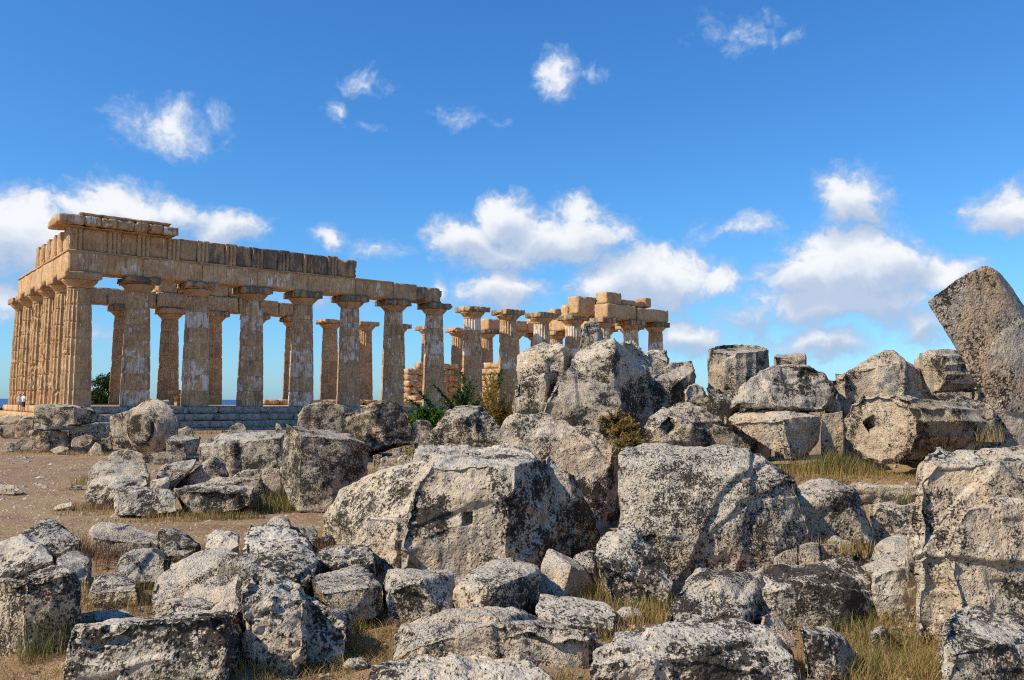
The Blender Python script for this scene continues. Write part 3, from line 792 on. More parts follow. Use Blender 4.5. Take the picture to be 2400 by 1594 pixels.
# --- before the temple, left
rock('broad flat-topped block bridging two lower stones, before the corner column', 'A', 40, [(362, 235), (775, 225), (775, 450), (640, 462), (500, 458), (362, 405), (1000, 262, .8), (1070, 330, 1.2), (1040, 410, 1.0), (880, 428, .6), (400, 218, .6), (700, 215, .7)], .9, .45, .55, .52, group=GF)
rock('rust-brown fronted stone holding up the broad flat block', 'A', 40, [(300, 490, .4), (330, 580, .3), (345, 690, .3), (470, 466, 0), (480, 700, 0), (720, 480, .5), (745, 660, .5)], 1.0, .1, 1.3, .36, group=GF)
rock('pale lit slab tucked under the left end of the broad flat block', 'A', 40.3, [(355, 412), (430, 405), (430, 468), (355, 462)], .5, .1, .6, .6, group=GF)
rock('lumpy grey stone under the right end of the broad flat block', 'A', 40.8, [(715, 470), (880, 435), (1000, 428), (1145, 450), (1160, 570), (1060, 580), (880, 560), (720, 560)], .8, .5, .6, .48, True, group=GF)
rock('rounded tan stone between the rust-brown stone and the fallen capital', 'A', 39.4, [(750, 590), (800, 550), (900, 520), (990, 545), (960, 640), (880, 670), (750, 670)], .7, .35, .8, .5, group=GF)
rock('dark low stone in the shade beside the fallen capital', 'A', 40.2, [(1060, 560), (1160, 545), (1190, 690), (1080, 700)], .7, .8, .5, .35, group=GF)
rock('small pale pyramid of stone at the path edge below the fallen capital', 'A', 38.4, [(900, 752), (1000, 605), (1065, 640), (1078, 752), (990, 760)], .4, .2, .5, .58, group=GF, amp=.7)
rock('small flat pale stone at the foot of the rust-brown stone', 'A', 38.8, [(520, 702), (620, 650), (720, 660), (730, 692), (590, 738)], .4, .15, .6, .6, group=GF, amp=.7)
rock('pointed grey stone standing behind the two small mottled stones at far left', 'A', 41, [(190, 640), (215, 528), (300, 600), (295, 650)], .5, .4, .1, .42, group=GF, amp=.7)
rock('mottled small stone leaning on the rust-brown stone', 'A', 40, [(142, 645), (190, 600), (290, 622), (345, 640), (340, 690), (270, 708), (150, 710)], .5, .75, .1, .5, group=GF)
rock('leftmost of the two small mottled stones by the rust-brown stone', 'A', 40, [(40, 645), (80, 610), (150, 625), (142, 705), (48, 728)], .5, .6, .1, .55, group=GF)
rock('pale layered stone at the left end of the temple steps', 'A', 60, [(-40, 345), (100, 325), (240, 335), (238, 395), (180, 420), (-40, 445)], 1.2, .15, .7, .62, group=GF)
rock('brown upright block below the temple steps by the two visitors', 'A', 56, [(150, 450), (240, 345), (372, 340), (372, 430), (320, 512), (150, 505)], 1.3, .1, 1.2, .45, group=GF, ground=True)
rock('low stone under the pale layered stone at far left', 'A', 54, [(40, 432), (170, 432), (145, 482), (130, 530), (35, 530), (-30, 480)], 1.0, .3, .8, .52, group=GF, ground=True)
rock('dark rounded boulder cut by the left picture edge below the temple steps', 'A', 47, [(-60, 440), (0, 430), (35, 475), (32, 520), (0, 540), (-60, 540)], .8, .4, .3, .4, group=GF)
# the fallen capital: its square plate behind and the round neck towards us
ax_c = (-.30, -.95, -.02)
rock(None, 'A', 38, [(1140, 335, .1), (1275, 300, 0), (1560, 200, 0), (1780, 158, .3), (1830, 430, .5), (1780, 690, .4), (1560, 715, 0), (1210, 675, 0), (1150, 480, .1)], .8, .38, .45, .52, group=None, name='abacus', cat=None, amp=.35)
rock(None, 'A', 38, None, None, .45, .6, .5, group=None, name='echinus', cat=None, amp=.3, vox=.7, loft=[(ring3(331, 1006, 37.3, ax_c, .78, 1, 0, 48), ring3(331, 1006, 37.3, ax_c, 1.32, 1, 0, 48, along=-.75))])
rock(None, 'A', 38, None, None, 1.05, .2, .42, group=None, name='neck', cat=None, amp=.25, vox=.7, loft=[(ring3(331, 1006, 37.3, ax_c, .64, 1, 0, 48, along=.16), ring3(331, 1006, 37.3, ax_c, .70, 1, 0, 48, along=-.3))])
rock('white-crusted low rock in front of the fallen capital', 'A', 34, [(1110, 795), (1190, 705), (1330, 680), (1470, 720), (1550, 785), (1490, 840), (1200, 830)], .8, .5, .1, .62, group=GP)
rock('speckled flat rubble stone right of the white-crusted low rock', 'A', 33.4, [(1480, 785), (1560, 712), (1760, 722), (1950, 722), (1962, 785), (1850, 840), (1600, 860), (1550, 840)], .8, .8, .1, .52, group=GP)
rock('squarish pale block between the fallen capital and the long grey block', 'A', 35, [(1750, 590), (1930, 602), (1940, 760), (1760, 720), (2060, 600, .6), (2070, 730, .6), (1830, 530, .8), (2130, 540, 1.1)], .8, .7, .4, .55, group=GP)
rock('small grey stone under the temple steps right of the fallen capital', 'A', 42, [(1830, 510), (1960, 448), (2020, 478), (2032, 530), (1840, 540)], .8, .4, .1, .48, group=GF, ground=True)
rock('small grey stone against the steps behind the long grey block', 'B', 40, [(610, 470), (700, 405), (780, 420), (800, 500), (620, 500)], .8, .4, .2, .5, group=GF, ground=True)
rock('tiny reddish stone on the steps beside the green weeds', 'B', 40, [(1098, 480), (1100, 415), (1140, 425), (1170, 470)], .4, .1, .9, .55, group=GF, ground=True)
rock('long grey block with a flat pale top behind the wedge slab', 'B', 28, [(640, 612), (1150, 560), (1160, 900), (950, 930), (640, 960), (280, 650, .8), (300, 800, .8), (350, 560, 1.1), (560, 490, 1.9), (1190, 515, 1.7)], 1.2, .55, .15, .44, True, group=GP)
rock('wedge slab tilted up to a sharp point beside the path', 'B', 24.5, [(20, 1100), (440, 795, .1), (630, 975, .2), (520, 1040), (330, 1100), (0, 1072, .25), (460, 745, .5), (560, 820, .4)], .7, .6, .15, .5, True, group=GP, amp=.7)
rock('long low black-speckled block at the path edge below the wedge slab', 'B', 18.8, [(100, 1115, .12), (210, 1120), (450, 1085), (720, 1140), (870, 1150), (860, 1300), (700, 1350), (212, 1400), (180, 1400, .1), (20, 1090, .7), (300, 1055, .9), (880, 1055, .7)], .8, .85, .2, .5, group=GP)
rock('thin dark slab leaning behind the long low speckled block', 'B', 22, [(655, 970), (730, 920), (930, 878), (962, 985), (900, 1060), (660, 1070)], .8, .75, .1, .46, True, group=GP)
rock('tilted grey slab between the speckled block and the tall upright block', 'B', 20.4, [(330, 1050, .2), (520, 970, .4), (640, 1040), (940, 975), (978, 1100), (992, 1205), (880, 1235), (700, 1130)], .7, .6, .1, .47, True, group=GP)
rock('small pale slab standing against the tall upright block', 'B', 20.6, [(940, 880), (1150, 880), (1180, 1080), (1170, 1130), (1010, 1150)], .4, .2, .2, .55, True, group=GP, amp=.5)
rock('tall upright block with a pale lit left edge, largest beside the path', 'B', 19.2, [(1215, 400, .75), (1180, 540, .8), (1150, 900, .7), (1200, 1070, .5), (1262, 1260, .25), (1365, 540), (1350, 900), (1355, 1330), (1905, 565, .35), (2150, 622, 1.0), (2085, 880, 1.0), (2050, 1035, .9), (1800, 1110, .4), (1640, 1335, .05), (1290, 385, 1.4), (1850, 478, 1.6)], .6, .72, .4, .5, group=GP, amp=.6)
rock('smooth slab with a sloping pale face at the front of the path-side pile', 'A', 18.4, [(1185, 1205, .1), (1250, 1110, .2), (1340, 1070, .5), (1560, 1075, .6), (1780, 1085, .6), (1850, 1190, .3), (1862, 1350, .1), (1500, 1395), (1200, 1385)], .6, .48, .1, .55, group=GP, amp=.6)
rock('pale rough boulder at the left end of the path-side pile', 'A', 20, [(890, 1135, .3), (980, 1010, .7), (1200, 962, .9), (1560, 972, .9), (1572, 1070, .5), (1220, 1150), (1215, 1300), (1180, 1340), (1030, 1345), (930, 1300, .1), (878, 1205, .2)], .7, .55, .15, .55, group=GP)
rock('grey block with a shadowed notch, upper left of the path-side pile', 'A', 23, [(910, 960, .3), (960, 870, .4), (1050, 802, .9), (1490, 810, .9), (1550, 880, .6), (1556, 960), (1230, 975), (1000, 1040), (940, 1060, .2)], .8, .55, .15, .48, group=GP, ground=True)
rock('grey ridge of stone between the notched block and the wedge slab', 'A', 24, [(1640, 970), (1680, 880, .2), (1870, 820, .5), (2060, 780, .6), (2050, 860, .4), (1800, 1010), (1700, 1060), (1600, 1095)], .8, .5, .1, .5, group=GP, ground=True)
rock('small pale stone in front of the grey ridge in the path-side pile', 'A', 22, [(1575, 1005), (1760, 968, .2), (1805, 1010, .2), (1700, 1075), (1580, 1095)], .5, .4, .1, .58, group=GP, ground=True)
rock('lone loose stone on the path at the left picture edge', 'A', 22.6, [(-40, 1070, .1), (90, 1045, .2), (190, 1070, .15), (216, 1100, .1), (150, 1168), (60, 1160), (-40, 1165)], .3, .3, .5, .48, group=GP, amp=.8)
rock('low pale stone in dry grass left of the path-side pile', 'A', 19.6, [(540, 1325), (600, 1270, .1), (760, 1232, .2), (765, 1285), (640, 1318)], .3, .1, .5, .55, group=GP, amp=.7)
rock('low dark stone lying on the path left of the notched block', 'A', 24, [(690, 1092), (740, 1060), (860, 1062), (862, 1110), (720, 1120)], .3, .85, .1, .4, group=GP, amp=.7)
# --- before the temple, middle
rock('rough grey boulder behind the tall upright block, against the temple steps', 'B', 33, [(1330, 335), (1400, 240), (1600, 195), (1830, 230), (1862, 252, .4), (1760, 430), (1330, 400)], 1.2, .65, .15, .48, True, group=GF)
end0 = [(300, 250), (310, 185), (400, 145), (480, 152), (560, 202), (620, 292), (648, 390), (690, 470), (737, 530), (650, 572), (560, 566), (440, 575), (330, 605), (362, 560), (372, 500), (352, 430), (330, 340)]
fl = []
for (x, y), (x2, y2) in zip(end0, end0[1:] + end0[:1]):
    fl.append((x, y))
    if (x < 400 and y < 620) or y > 540:
        mx, my = (x + x2) / 2, (y + y2) / 2; fl.append((mx + (480 - mx) * .10, my + (370 - my) * .10))
end0 = fl
d0 = 34.5
r0 = [at(800 + x / 3.92, 900 + y / 3.92, d0 + .0012 * (x - 300)) for x, y in end0]
r1 = [at(800 + (x - 372) / 3.92, 900 + (y * .92 + 132) / 3.92, d0 + 1.5 + .0012 * (x - 300)) for x, y in end0]
rock('fluted drum piece lying with its dark broken end to the right', 'E', d0, None, None, .85, .25, .46, group=GF, name='column_drum', cat='column drum', loft=[(r0, r1)], amp=.4, smoothing=1, vox=.5)
rock('small grey stone between the fluted drum piece and the green shrub', 'E', 35, [(640, 375), (700, 340), (800, 340), (852, 390), (845, 440), (760, 520), (690, 470)], .7, .5, .3, .5, group=GF, ground=True)
for k, (lab, dd_, pp) in enumerate((('small mossy stone in dry grass, nearest the fluted drum piece', 32, [(290, 655), (380, 640), (365, 765), (300, 745)]),
        ('small round stone in dry grass right of the mossy one', 31, [(360, 685), (420, 650), (490, 665), (482, 715), (400, 760), (358, 745)]),
        ('pale flat small stone in dry grass under the dome-shaped boulder', 30.5, [(520, 685), (560, 650), (680, 660), (692, 705), (600, 745), (520, 728)]),
        ('low white stone in dry grass beside the tall upright block', 28.5, [(330, 772), (450, 750), (530, 755), (502, 805), (360, 830)]),
        ('tiny pale stone in the shade below the fluted drum piece', 33.5, [(460, 595), (560, 580), (565, 625), (480, 648)]))):
    rock(lab, 'E', dd_, pp, .5, .35, .3, .58, group=GF, ground=True, amp=.8, name='loose_stone', cat='stone')
rock('dome-shaped boulder thick with black specks, below the green shrub', 'E', 22, [(715, 580), (830, 450, .2), (930, 350, .4), (1010, 290, .6), (1050, 230, 1.0), (1240, 225, 1.0), (1380, 270, .9), (1450, 340, .7), (1500, 400, .7), (1475, 490, .3), (1440, 590), (1200, 610), (1100, 330, .2)], 1.0, .88, .1, .56, True, group=GS)
# --- the big central block and its neighbours
rock('pale flat boulder behind the top of the huge central block', 'E', 15.4, [(690, 650), (720, 560, .5), (1060, 560, .6), (1240, 590, .5), (1560, 590, .6), (1740, 640, .4), (1760, 760), (1000, 760), (690, 760)], 1.0, .3, .2, .6, True, group=GS)
rock('huge central block with a flat pale top and a small square hole in its face', 'P', 12.5, [(1012, 1088, .35), (1100, 1090, .3), (1208, 1092, .25), (1277, 1084, 1.0), (1300, 1156, 1.1), (1330, 1225, 1.05), (1333, 1292, .95), (1270, 1330, .5), (1180, 1325), (1040, 1350), (941, 1340), (938, 1290), (945, 1235, .1), (958, 1180, .2), (979, 1130, .3), (1205, 1160, .05), (1192, 1260), (1020, 1066, .9), (1230, 1072, 1.2)], 1.1, .58, .35, .52, True, group=GB,
     dents=((1096, 1216, 11, 15, .1, .28),), amp=.9)
rock('long boulder sloping down left from the huge central block', 'P', 13.6, [(745, 1222, 1.6), (770, 1190, 1.8), (800, 1146, 1.6), (900, 1106, 1.0), (985, 1082, .8), (1005, 1092, .5), (965, 1180), (945, 1240), (900, 1222, .1), (840, 1246, .7), (790, 1256, 1.2), (748, 1244, 1.5)], .8, .55, .15, .57, True)
rock('rounded pale boulder at the lower left of the huge central block', 'F', 12.5, [(110, 300, .4), (160, 170, .5), (250, 55, .5), (420, 50, .4), (590, 75, .2), (560, 250), (550, 540), (400, 570), (330, 490, .1)], .8, .4, .3, .57, True)
rock('narrow dark-sided boulder wedged right of the huge central block', 'P', 13.4, [(1275, 1090, .1), (1282, 1068, .4), (1340, 1100, .3), (1356, 1108, .5), (1386, 1190, .7), (1398, 1263, .7), (1395, 1300, .5), (1350, 1320, .1), (1325, 1310), (1310, 1160), (1340, 1112, .05)], .8, .85, .2, .5, True)
rock('pinkish pitted boulder at the foot of the big pile, with a dark shaded right side', 'P', 16.6, [(1177, 1012, .5), (1177, 1045, .4), (1195, 1100, .2), (1198, 980, .7), (1272, 964, .7), (1367, 988, .6), (1402, 1000, .5), (1425, 1023, .4), (1453, 1043, .4), (1461, 1070, .7), (1467, 1112, 1.0), (1460, 1165, 1.0), (1455, 1195, .9), (1432, 1210, .7), (1385, 1195, .05), (1440, 1062, .1), (1405, 1125), (1378, 1172), (1300, 1180)], 1.1, .42, .75, .56, True, group=GS, pits=.25)
rock('tall grey block at the left edge of the big pile', 'G', 18.2, [(190, 980, .2), (190, 800, .2), (200, 640, .3), (240, 560, .4), (410, 505, .5), (540, 512), (530, 650), (495, 870), (470, 960), (640, 522, .6), (600, 700, .6)], 1.0, .5, .15, .5, True, group=GS)
rock('grey slanted slab leaning to the right in the middle of the big pile', 'G', 17.6, [(480, 900), (520, 790), (600, 610, .3), (740, 460, .7), (880, 540, .6), (1020, 650, .5), (1180, 740, .4), (1195, 830, .2), (1150, 910), (1080, 970), (900, 1000), (700, 950)], .9, .5, .1, .47, group=GS, ground=True)
rock('pale block on top of the tall grey block at the pile\'s left edge', 'G', 19.6, [(255, 410, .3), (330, 330, .6), (480, 260, .9), (640, 250, .9), (685, 300), (650, 500), (420, 515), (270, 555, .1), (770, 350, .6), (720, 475, .5)], .9, .42, .35, .55, True, group=GS)
rock('great peaked block near the top of the big pile, pale left and dark right', 'G', 19, [(735, 445, .3), (770, 365, .6), (960, 265, .6), (1120, 233, .4), (1142, 370), (1100, 630), (930, 580, .1), (1190, 275, .5), (1475, 570, 1.1), (1410, 665, 1.0), (1290, 735, .5), (1180, 745, .1)], 1.0, .5, .1, .55, True, group=GS, amp=.8)
rock('narrow pale peak just behind the great peaked block', 'G', 20.6, [(1180, 255), (1300, 220, .1), (1345, 250, .2), (1512, 460, .3), (1490, 560, .2), (1250, 420)], .9, .3, .1, .56, True, group=GS)
rock('grey spire of stone standing up before the far columns', 'G', 23, [(812, 340), (830, 200), (862, 110, .1), (950, 84, .2), (1000, 130, .3), (1042, 240, .4), (1000, 320)], .6, .55, .1, .44, True, group=GS)
rock('small square block on the skyline right of the narrow pale peak', 'G', 24, [(1420, 345), (1500, 327, .3), (1632, 325, .4), (1648, 440), (1500, 470)], .9, .4, .15, .52, True, group=GS)
rock('grey block leaning left on the right shoulder of the big pile', 'G', 20, [(1318, 775), (1450, 590, .3), (1640, 430, .8), (1872, 430, .8), (1888, 500, .5), (1700, 640, .1), (1640, 800), (1450, 950, -.1), (1370, 985, -.1), (1328, 910), (1902, 606, 1.0), (1770, 780, .8)], .8, .5, .2, .5, True, group=GS)
rock('small red-brown stone under the leaning grey block', 'H', 19.4, [(200, 700), (240, 632, .2), (320, 618, .3), (400, 650, .3), (455, 760, .3), (440, 850), (210, 820)], .7, .15, .95, .45, True, group=GS)
rock('dark speckled stone between the red-brown stone and the drum with a small hole', 'H', 19, [(440, 740), (400, 660, .3), (560, 690, .4), (660, 740, .4), (660, 860), (600, 930), (480, 900)], .7, .95, .05, .45, True, group=GS)
rock('rounded drum with a diamond-shaped hole, left of the overhanging block', 'P', 17.4, [(1507, 1012, .2), (1512, 1060, .1), (1522, 980, .3), (1558, 952, .6), (1583, 941, .8), (1617, 938, .9), (1650, 948, .9), (1690, 970, .9), (1702, 988, .8), (1672, 1030, .5), (1634, 1060, .1), (1600, 1070), (1550, 1070), (1560, 985), (1620, 990)], .9, .62, .6, .57, True, group=GS, name='column_drum', cat='column drum',
     dents=((1569, 999, 15, 15, .75, .3),))
up0 = ring('P', 1730, 1075, 76, 26, 22, 18, .05, 6, tilt=(0, .75))
up1 = ring('P', 1731, 818, 74, 10, 22, 18, .05, 6, tilt=(0, .75), rot=.1)
rock('upright fluted drum standing on the skyline', 'H', 22, None, None, .45, .35, .48, group=GS, name='column_drum', cat='column drum', loft=[(up0, up1)], amp=.6, smoothing=1, vox=.6)
rock('small block on the skyline between the upright drum and the overhanging block', 'H', 23, [(1028, 385), (1130, 372, .2), (1340, 370, .3), (1352, 480), (1020, 520)], .8, .35, .5, .52, True, group=GS)
rock('wide overhanging block with a shadowed gap below it', 'H', 18, [(640, 852, .1), (640, 790, .2), (700, 690, .4), (760, 625, .3), (755, 785), (1080, 785), (1240, 845), (1480, 885, .3), (1642, 690, .8), (1605, 600, .9), (1530, 510, .9), (1370, 450, .9), (1130, 438, .8), (900, 520, .5)], .9, .55, .2, .5, group=GS)
rock('warm-faced block under the overhanging block, a shadow slanting across it', 'H', 17.4, [(548, 962, .4), (1130, 935), (1232, 1355), (1190, 1365), (1000, 1255, .1), (720, 1090, .3), (1470, 912, .7), (1482, 1000, .8), (1455, 1145, .7), (1370, 1275, .5), (680, 880, .8), (1140, 855, .7), (1300, 860, 1.0)], .7, .28, .9, .52, group=GS, amp=.6)
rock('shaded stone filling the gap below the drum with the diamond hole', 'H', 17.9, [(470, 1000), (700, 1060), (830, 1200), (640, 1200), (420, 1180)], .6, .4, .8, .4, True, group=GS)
rock('mossy upright stone between the warm-faced block and the holed drum', 'H', 18.2, [(1470, 905), (1665, 882), (1680, 1260), (1460, 1250)], .7, .4, .5, .42, True, group=GS, amp=.6)
rock('small pale stone perched on the mossy upright stone', 'H', 19, [(1508, 880), (1520, 810), (1600, 755), (1640, 800), (1645, 890)], .5, .4, .1, .5, group=GS)
rock('added dark stone standing in for the shaded gap left of the rounded skyline drum', 'P', 21, [(1925, 905), (1985, 880, .1), (2010, 890, .1), (2015, 980), (1925, 985)], .6, .6, .2, .36, True, group=GS)  # stone added to close the gap; its dark tone stands in for shade
# --- right
ax_h = (.80, .60, -.03)
hole0 = ring3(2058, 1003, 17.0, ax_h, .80, 14, .075, 8, .25, 0, .06)
hole1 = ring3(2058, 1003, 17.0, ax_h, .74, 14, .085, 8, .25, 2.9, .22)
rock('great fluted drum lying on its side with a square hole in its end', 'I', 17, None, None, .45, .55, .56, group=GS, name='column_drum', cat='column drum', loft=[(hole0, hole1)], amp=.38, smoothing=1, vox=.75, dents=((505, 1378, 16, 16, .55, .40),))
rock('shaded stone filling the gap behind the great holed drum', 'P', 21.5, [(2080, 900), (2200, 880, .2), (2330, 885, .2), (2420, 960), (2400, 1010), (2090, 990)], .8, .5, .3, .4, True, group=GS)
rock('thin flat slab behind the great holed drum', 'I', 18.9, [(1040, 1118), (1200, 1122, .2), (1390, 1190, .2), (1560, 1250, .2), (1500, 1330), (1100, 1300)], .6, .3, .4, .52, group=GS)
rock('rounded drum piece above the great holed drum, on the skyline', 'I', 19.6, [(205, 962, .2), (245, 1020, .2), (330, 1100, .2), (640, 1090), (772, 1060), (770, 865), (690, 777, .3), (580, 768, .5), (440, 830, .5), (250, 920, .4), (930, 920, .8), (978, 1090, .8)], .8, .4, .4, .54, True, group=GS, name='column_drum', cat='column drum')
ax_f = (.93, .36, .03)
f0 = ring3(2178, 872, 20.2, ax_f, .54, 14, .12, 8, .3)
f1 = ring3(2178, 872, 20.2, ax_f, .52, 14, .12, 8, .3, 1.5)
rock('deeply fluted drum in shade below the leaning monolith', 'I', 21, None, None, .55, .4, .46, group=GS, name='column_drum', cat='column drum', loft=[(f0, f1)], amp=.3, smoothing=1, vox=.6)
rock('small grey stone in the corner under the leaning monolith', 'I', 20, [(1325, 1060), (1440, 1105), (1500, 1170), (1500, 1260), (1330, 1260)], .6, .5, .1, .42, True, group=GS)
rock('tall monolith leaning out of the right picture edge against the sky', 'I', 14.6, [(958, 372), (962, 400), (1060, 300), (1230, 170), (1400, 80, .1), (1460, 76, .1), (1525, 135, .1), (1040, 530), (1180, 752), (1340, 1022), (1490, 1205), (1660, 1500), (1700, 1560), (1590, 150, .6), (1660, 240, .7), (1742, 360, .8), (2100, 900, .9), (2300, 1400, .6), (2280, 1900, .4), (1960, 1960, .1)], 1.0, .42, 1.25, .50, False, group=GS, name='leaning_monolith', cat='monolith', amp=.16)
rock('huge pale boulder in the right middle, black specks thickest low down', 'P', 12.9, [(1460, 1092, .4), (1461, 1071, .6), (1476, 1054, .8), (1514, 1045, 1.0), (1612, 1041, 1.1), (1713, 1041, 1.1), (1770, 1046, 1.0), (1786, 1047, .9), (1810, 1067, .7), (1855, 1105, .5), (1880, 1109, .6), (1890, 1127, .6), (1893, 1160, .6), (1897, 1196, .5), (1912, 1240, .5), (1900, 1262, .4), (1860, 1285, .2), (1830, 1318), (1770, 1338), (1680, 1338), (1620, 1330), (1560, 1275), (1500, 1240), (1472, 1217, .1), (1474, 1190, .2), (1463, 1156, .3), (1690, 1250, -.15), (1600, 1130, .3), (1760, 1120, .3)], 1.2, .68, .12, .60, True)
rock('black-speckled boulder with a sharp left edge, before the huge pale boulder', 'P', 10.9, [(1393, 1303, .1), (1400, 1276, .3), (1426, 1252, .5), (1456, 1225, .7), (1478, 1217, .8), (1496, 1236, .6), (1551, 1298, .4), (1580, 1342, .3), (1582, 1364, .2), (1564, 1402), (1533, 1420), (1483, 1418), (1470, 1395), (1441, 1357), (1411, 1318)], .8, .85, .15, .57, True)
rock('grey boulder with a faceted crest right of the huge pale boulder', 'K', 13.6, [(540, 800), (540, 610, .6), (700, 570, .7), (870, 568, .7), (1000, 632, .5), (1000, 745), (1120, 682, .6), (1220, 800, .5), (1290, 960, .4), (1312, 1062, .4), (1382, 1152, .5), (1300, 1200), (1100, 1215), (780, 1190), (720, 1080)], .7, .58, .2, .44, True)
rock('long flat slab below the grassy ledge', 'K', 16.2, [(600, 545, .8), (900, 544, 1.1), (1400, 572, 1.1), (1790, 590, .9), (1775, 640), (1765, 830), (1180, 830), (1050, 632), (640, 605), (640, 830)], .6, .5, .15, .58, group=GB, ground=True)
rock('dark-speckled block under the long flat slab', 'K', 15, [(1255, 808, .2), (1440, 782, .5), (1775, 792, .5), (1790, 1170), (1560, 1150), (1400, 1190), (1285, 970), (1420, 850)], .6, .72, .4, .5, True)
rock('smooth rounded grey stone beside the giant right-hand block', 'K', 12.2, [(1278, 1390), (1330, 1250, .2), (1430, 1180, .5), (1590, 1130, .7), (1700, 1145, .6), (1775, 1200, .4), (1795, 1300, .1), (1700, 1400), (1500, 1410)], .6, .15, .05, .52, True, amp=.5)
rock('pale split slab on top of the tan block by the giant right-hand block', 'N', 10.5, [(455, 502, .1), (720, 395, .6), (870, 410, .6), (922, 442, .4), (942, 492, .2), (700, 562), (560, 584), (480, 545)], .4, .1, .25, .60, amp=.45)
rock('tan block with moss at its foot, left of the giant right-hand block', 'N', 10.1, [(590, 602), (800, 540), (930, 495, .4), (990, 530, .4), (1060, 700, .3), (1100, 900, .3), (1135, 1010, .2), (900, 1025), (760, 930), (640, 720), (560, 580, .4)], .7, .45, .7, .5, True)
rock('reddish notched stone before the huge pale boulder', 'M', 11.6, [(1178, 440), (1200, 260, .1), (1310, 190, .2), (1440, 130, .3), (1472, 118, .3), (1460, 440)], .5, .2, .9, .48, True, amp=.6)
rock('grey stone with a white edge right of the reddish notched stone', 'M', 11.4, [(1458, 420), (1475, 130, .1), (1600, 100, .3), (1695, 108, .3), (1705, 330), (1650, 400)], .5, .55, .2, .5, True, amp=.6)
rock('small knobbly stone behind the long two-humped boulder', 'M', 11.9, [(1690, 112), (1830, 108, .1), (1885, 150, .2), (1875, 260), (1710, 320)], .4, .6, .25, .54, True)
rock('small low grey stone under the faceted boulder', 'N', 12.6, [(150, 280), (200, 220, .1), (240, 205, .2), (330, 260, .2), (380, 300), (200, 320)], .4, .3, .05, .5, True)
rock('long two-humped boulder, pale above and black below, in the lower right', 'P', 10.2, [(1778, 1352, .3), (1791, 1342, .6), (1868, 1338, .7), (1912, 1325, .7), (1932, 1304, .6), (1971, 1303, .7), (2006, 1316, .7), (2024, 1336, .5), (2048, 1364, .4), (2054, 1392, .4), (2045, 1435, .3), (1990, 1470), (1930, 1470), (1870, 1465), (1830, 1420), (1809, 1388), (1780, 1384, .1), (1870, 1370), (1990, 1380)], .7, .9, .35, .57, True)
rock('leaning boulder with a pale left flank and black right side', 'P', 9.7, [(1553, 1478, .1), (1557, 1447, .1), (1574, 1410, .2), (1600, 1364, .5), (1633, 1329, .8), (1651, 1326, .9), (1704, 1329, .9), (1783, 1338, .9), (1780, 1382, .6), (1760, 1392, .3), (1739, 1420, .1), (1732, 1460), (1649, 1490), (1605, 1495), (1690, 1345, .4)], .7, .78, .2, .58, True)
rock('speckled stone between the leaning boulder and the warm-coloured slab', 'M', 9.3, [(760, 960), (880, 750, .3), (1030, 640, .5), (1180, 622, .6), (1350, 650, .6), (1425, 800, .5), (1425, 1010, .3), (1240, 860), (1050, 1000), (900, 1010)], .6, .88, .1, .55, True)
rock('smooth warm-coloured slab lying between the big front boulder and the striped wedge', 'M', 8.5, [(1045, 1010, .2), (1090, 860, .4), (1180, 818, .6), (1252, 842, .6), (1330, 960, .5), (1432, 1060, .4), (1535, 1180, .3), (1605, 1330, .2), (1635, 1540), (1560, 1590), (1440, 1530), (1330, 1270, .05), (1250, 1190, .1), (1050, 1065, .2)], .5, .22, .95, .58, True, amp=.7)
rock('wedge stone with a bluish striped right face in the lower right', 'M', 8.3, [(1478, 1012), (1540, 975, .3), (1780, 1000, .4), (1832, 1082, .1), (2012, 1192, .5), (2135, 1545, .4), (1930, 1500), (1650, 1440), (1540, 1210)], .4, .8, .15, .54, True, amp=.7)
rock('big front boulder splashed with black at the bottom edge, right of centre', 'P', 7.35, [(1385, 1610), (1395, 1560, .05), (1402, 1550, .1), (1419, 1518, .3), (1448, 1485, .7), (1463, 1484, .7), (1573, 1489, .7), (1645, 1480, .8), (1655, 1460, .9), (1743, 1456, .9), (1776, 1470, .7), (1782, 1484, .5), (1826, 1524, .3), (1853, 1537, .3), (1872, 1640), (1400, 1650), (1600, 1530), (1760, 1560)], .6, .82, .3, .6, True, pits=.2)
rock('small rounded stone tucked behind the big front boulder', 'M', 8.3, [(195, 1085), (230, 960, .1), (310, 915, .3), (430, 930, .3), (455, 1060), (330, 1120)], .4, .55, .15, .53, True)
rock('white-topped boulder in the bottom right corner', 'P', 7.3, [(2197, 1650), (2209, 1476, .2), (2214, 1461, .3), (2229, 1431, .6), (2257, 1424, .8), (2289, 1419, .9), (2347, 1426, 1.0), (2430, 1440, 1.0), (2470, 1660), (2240, 1530, .0), (2380, 1500, .2)], .7, .72, .15, .6, True, pits=.1)
rock('giant block with a ledge across its face at the right picture edge', 'P', 10.4, [(2148, 1142, .3), (2150, 1110, .5), (2165, 1060, .7), (2177, 1050, .8), (2190, 1040, .9), (2240, 1035, 1.2), (2400, 1033, 1.2), (2500, 1040, 1.2), (2144, 1200, .2), (2146, 1290, .1), (2160, 1340), (2190, 1402), (2215, 1465), (2240, 1480), (2500, 1490), (2200, 1085, .3), (2500, 1090, .3)], 1.2, .45, .55, .55, True,
     extra=[[(2215, 1290, -.1), (2270, 1195, -.1), (2330, 1178, .1), (2500, 1176, .1), (2500, 1490, -.35), (2250, 1480, -.3)]])
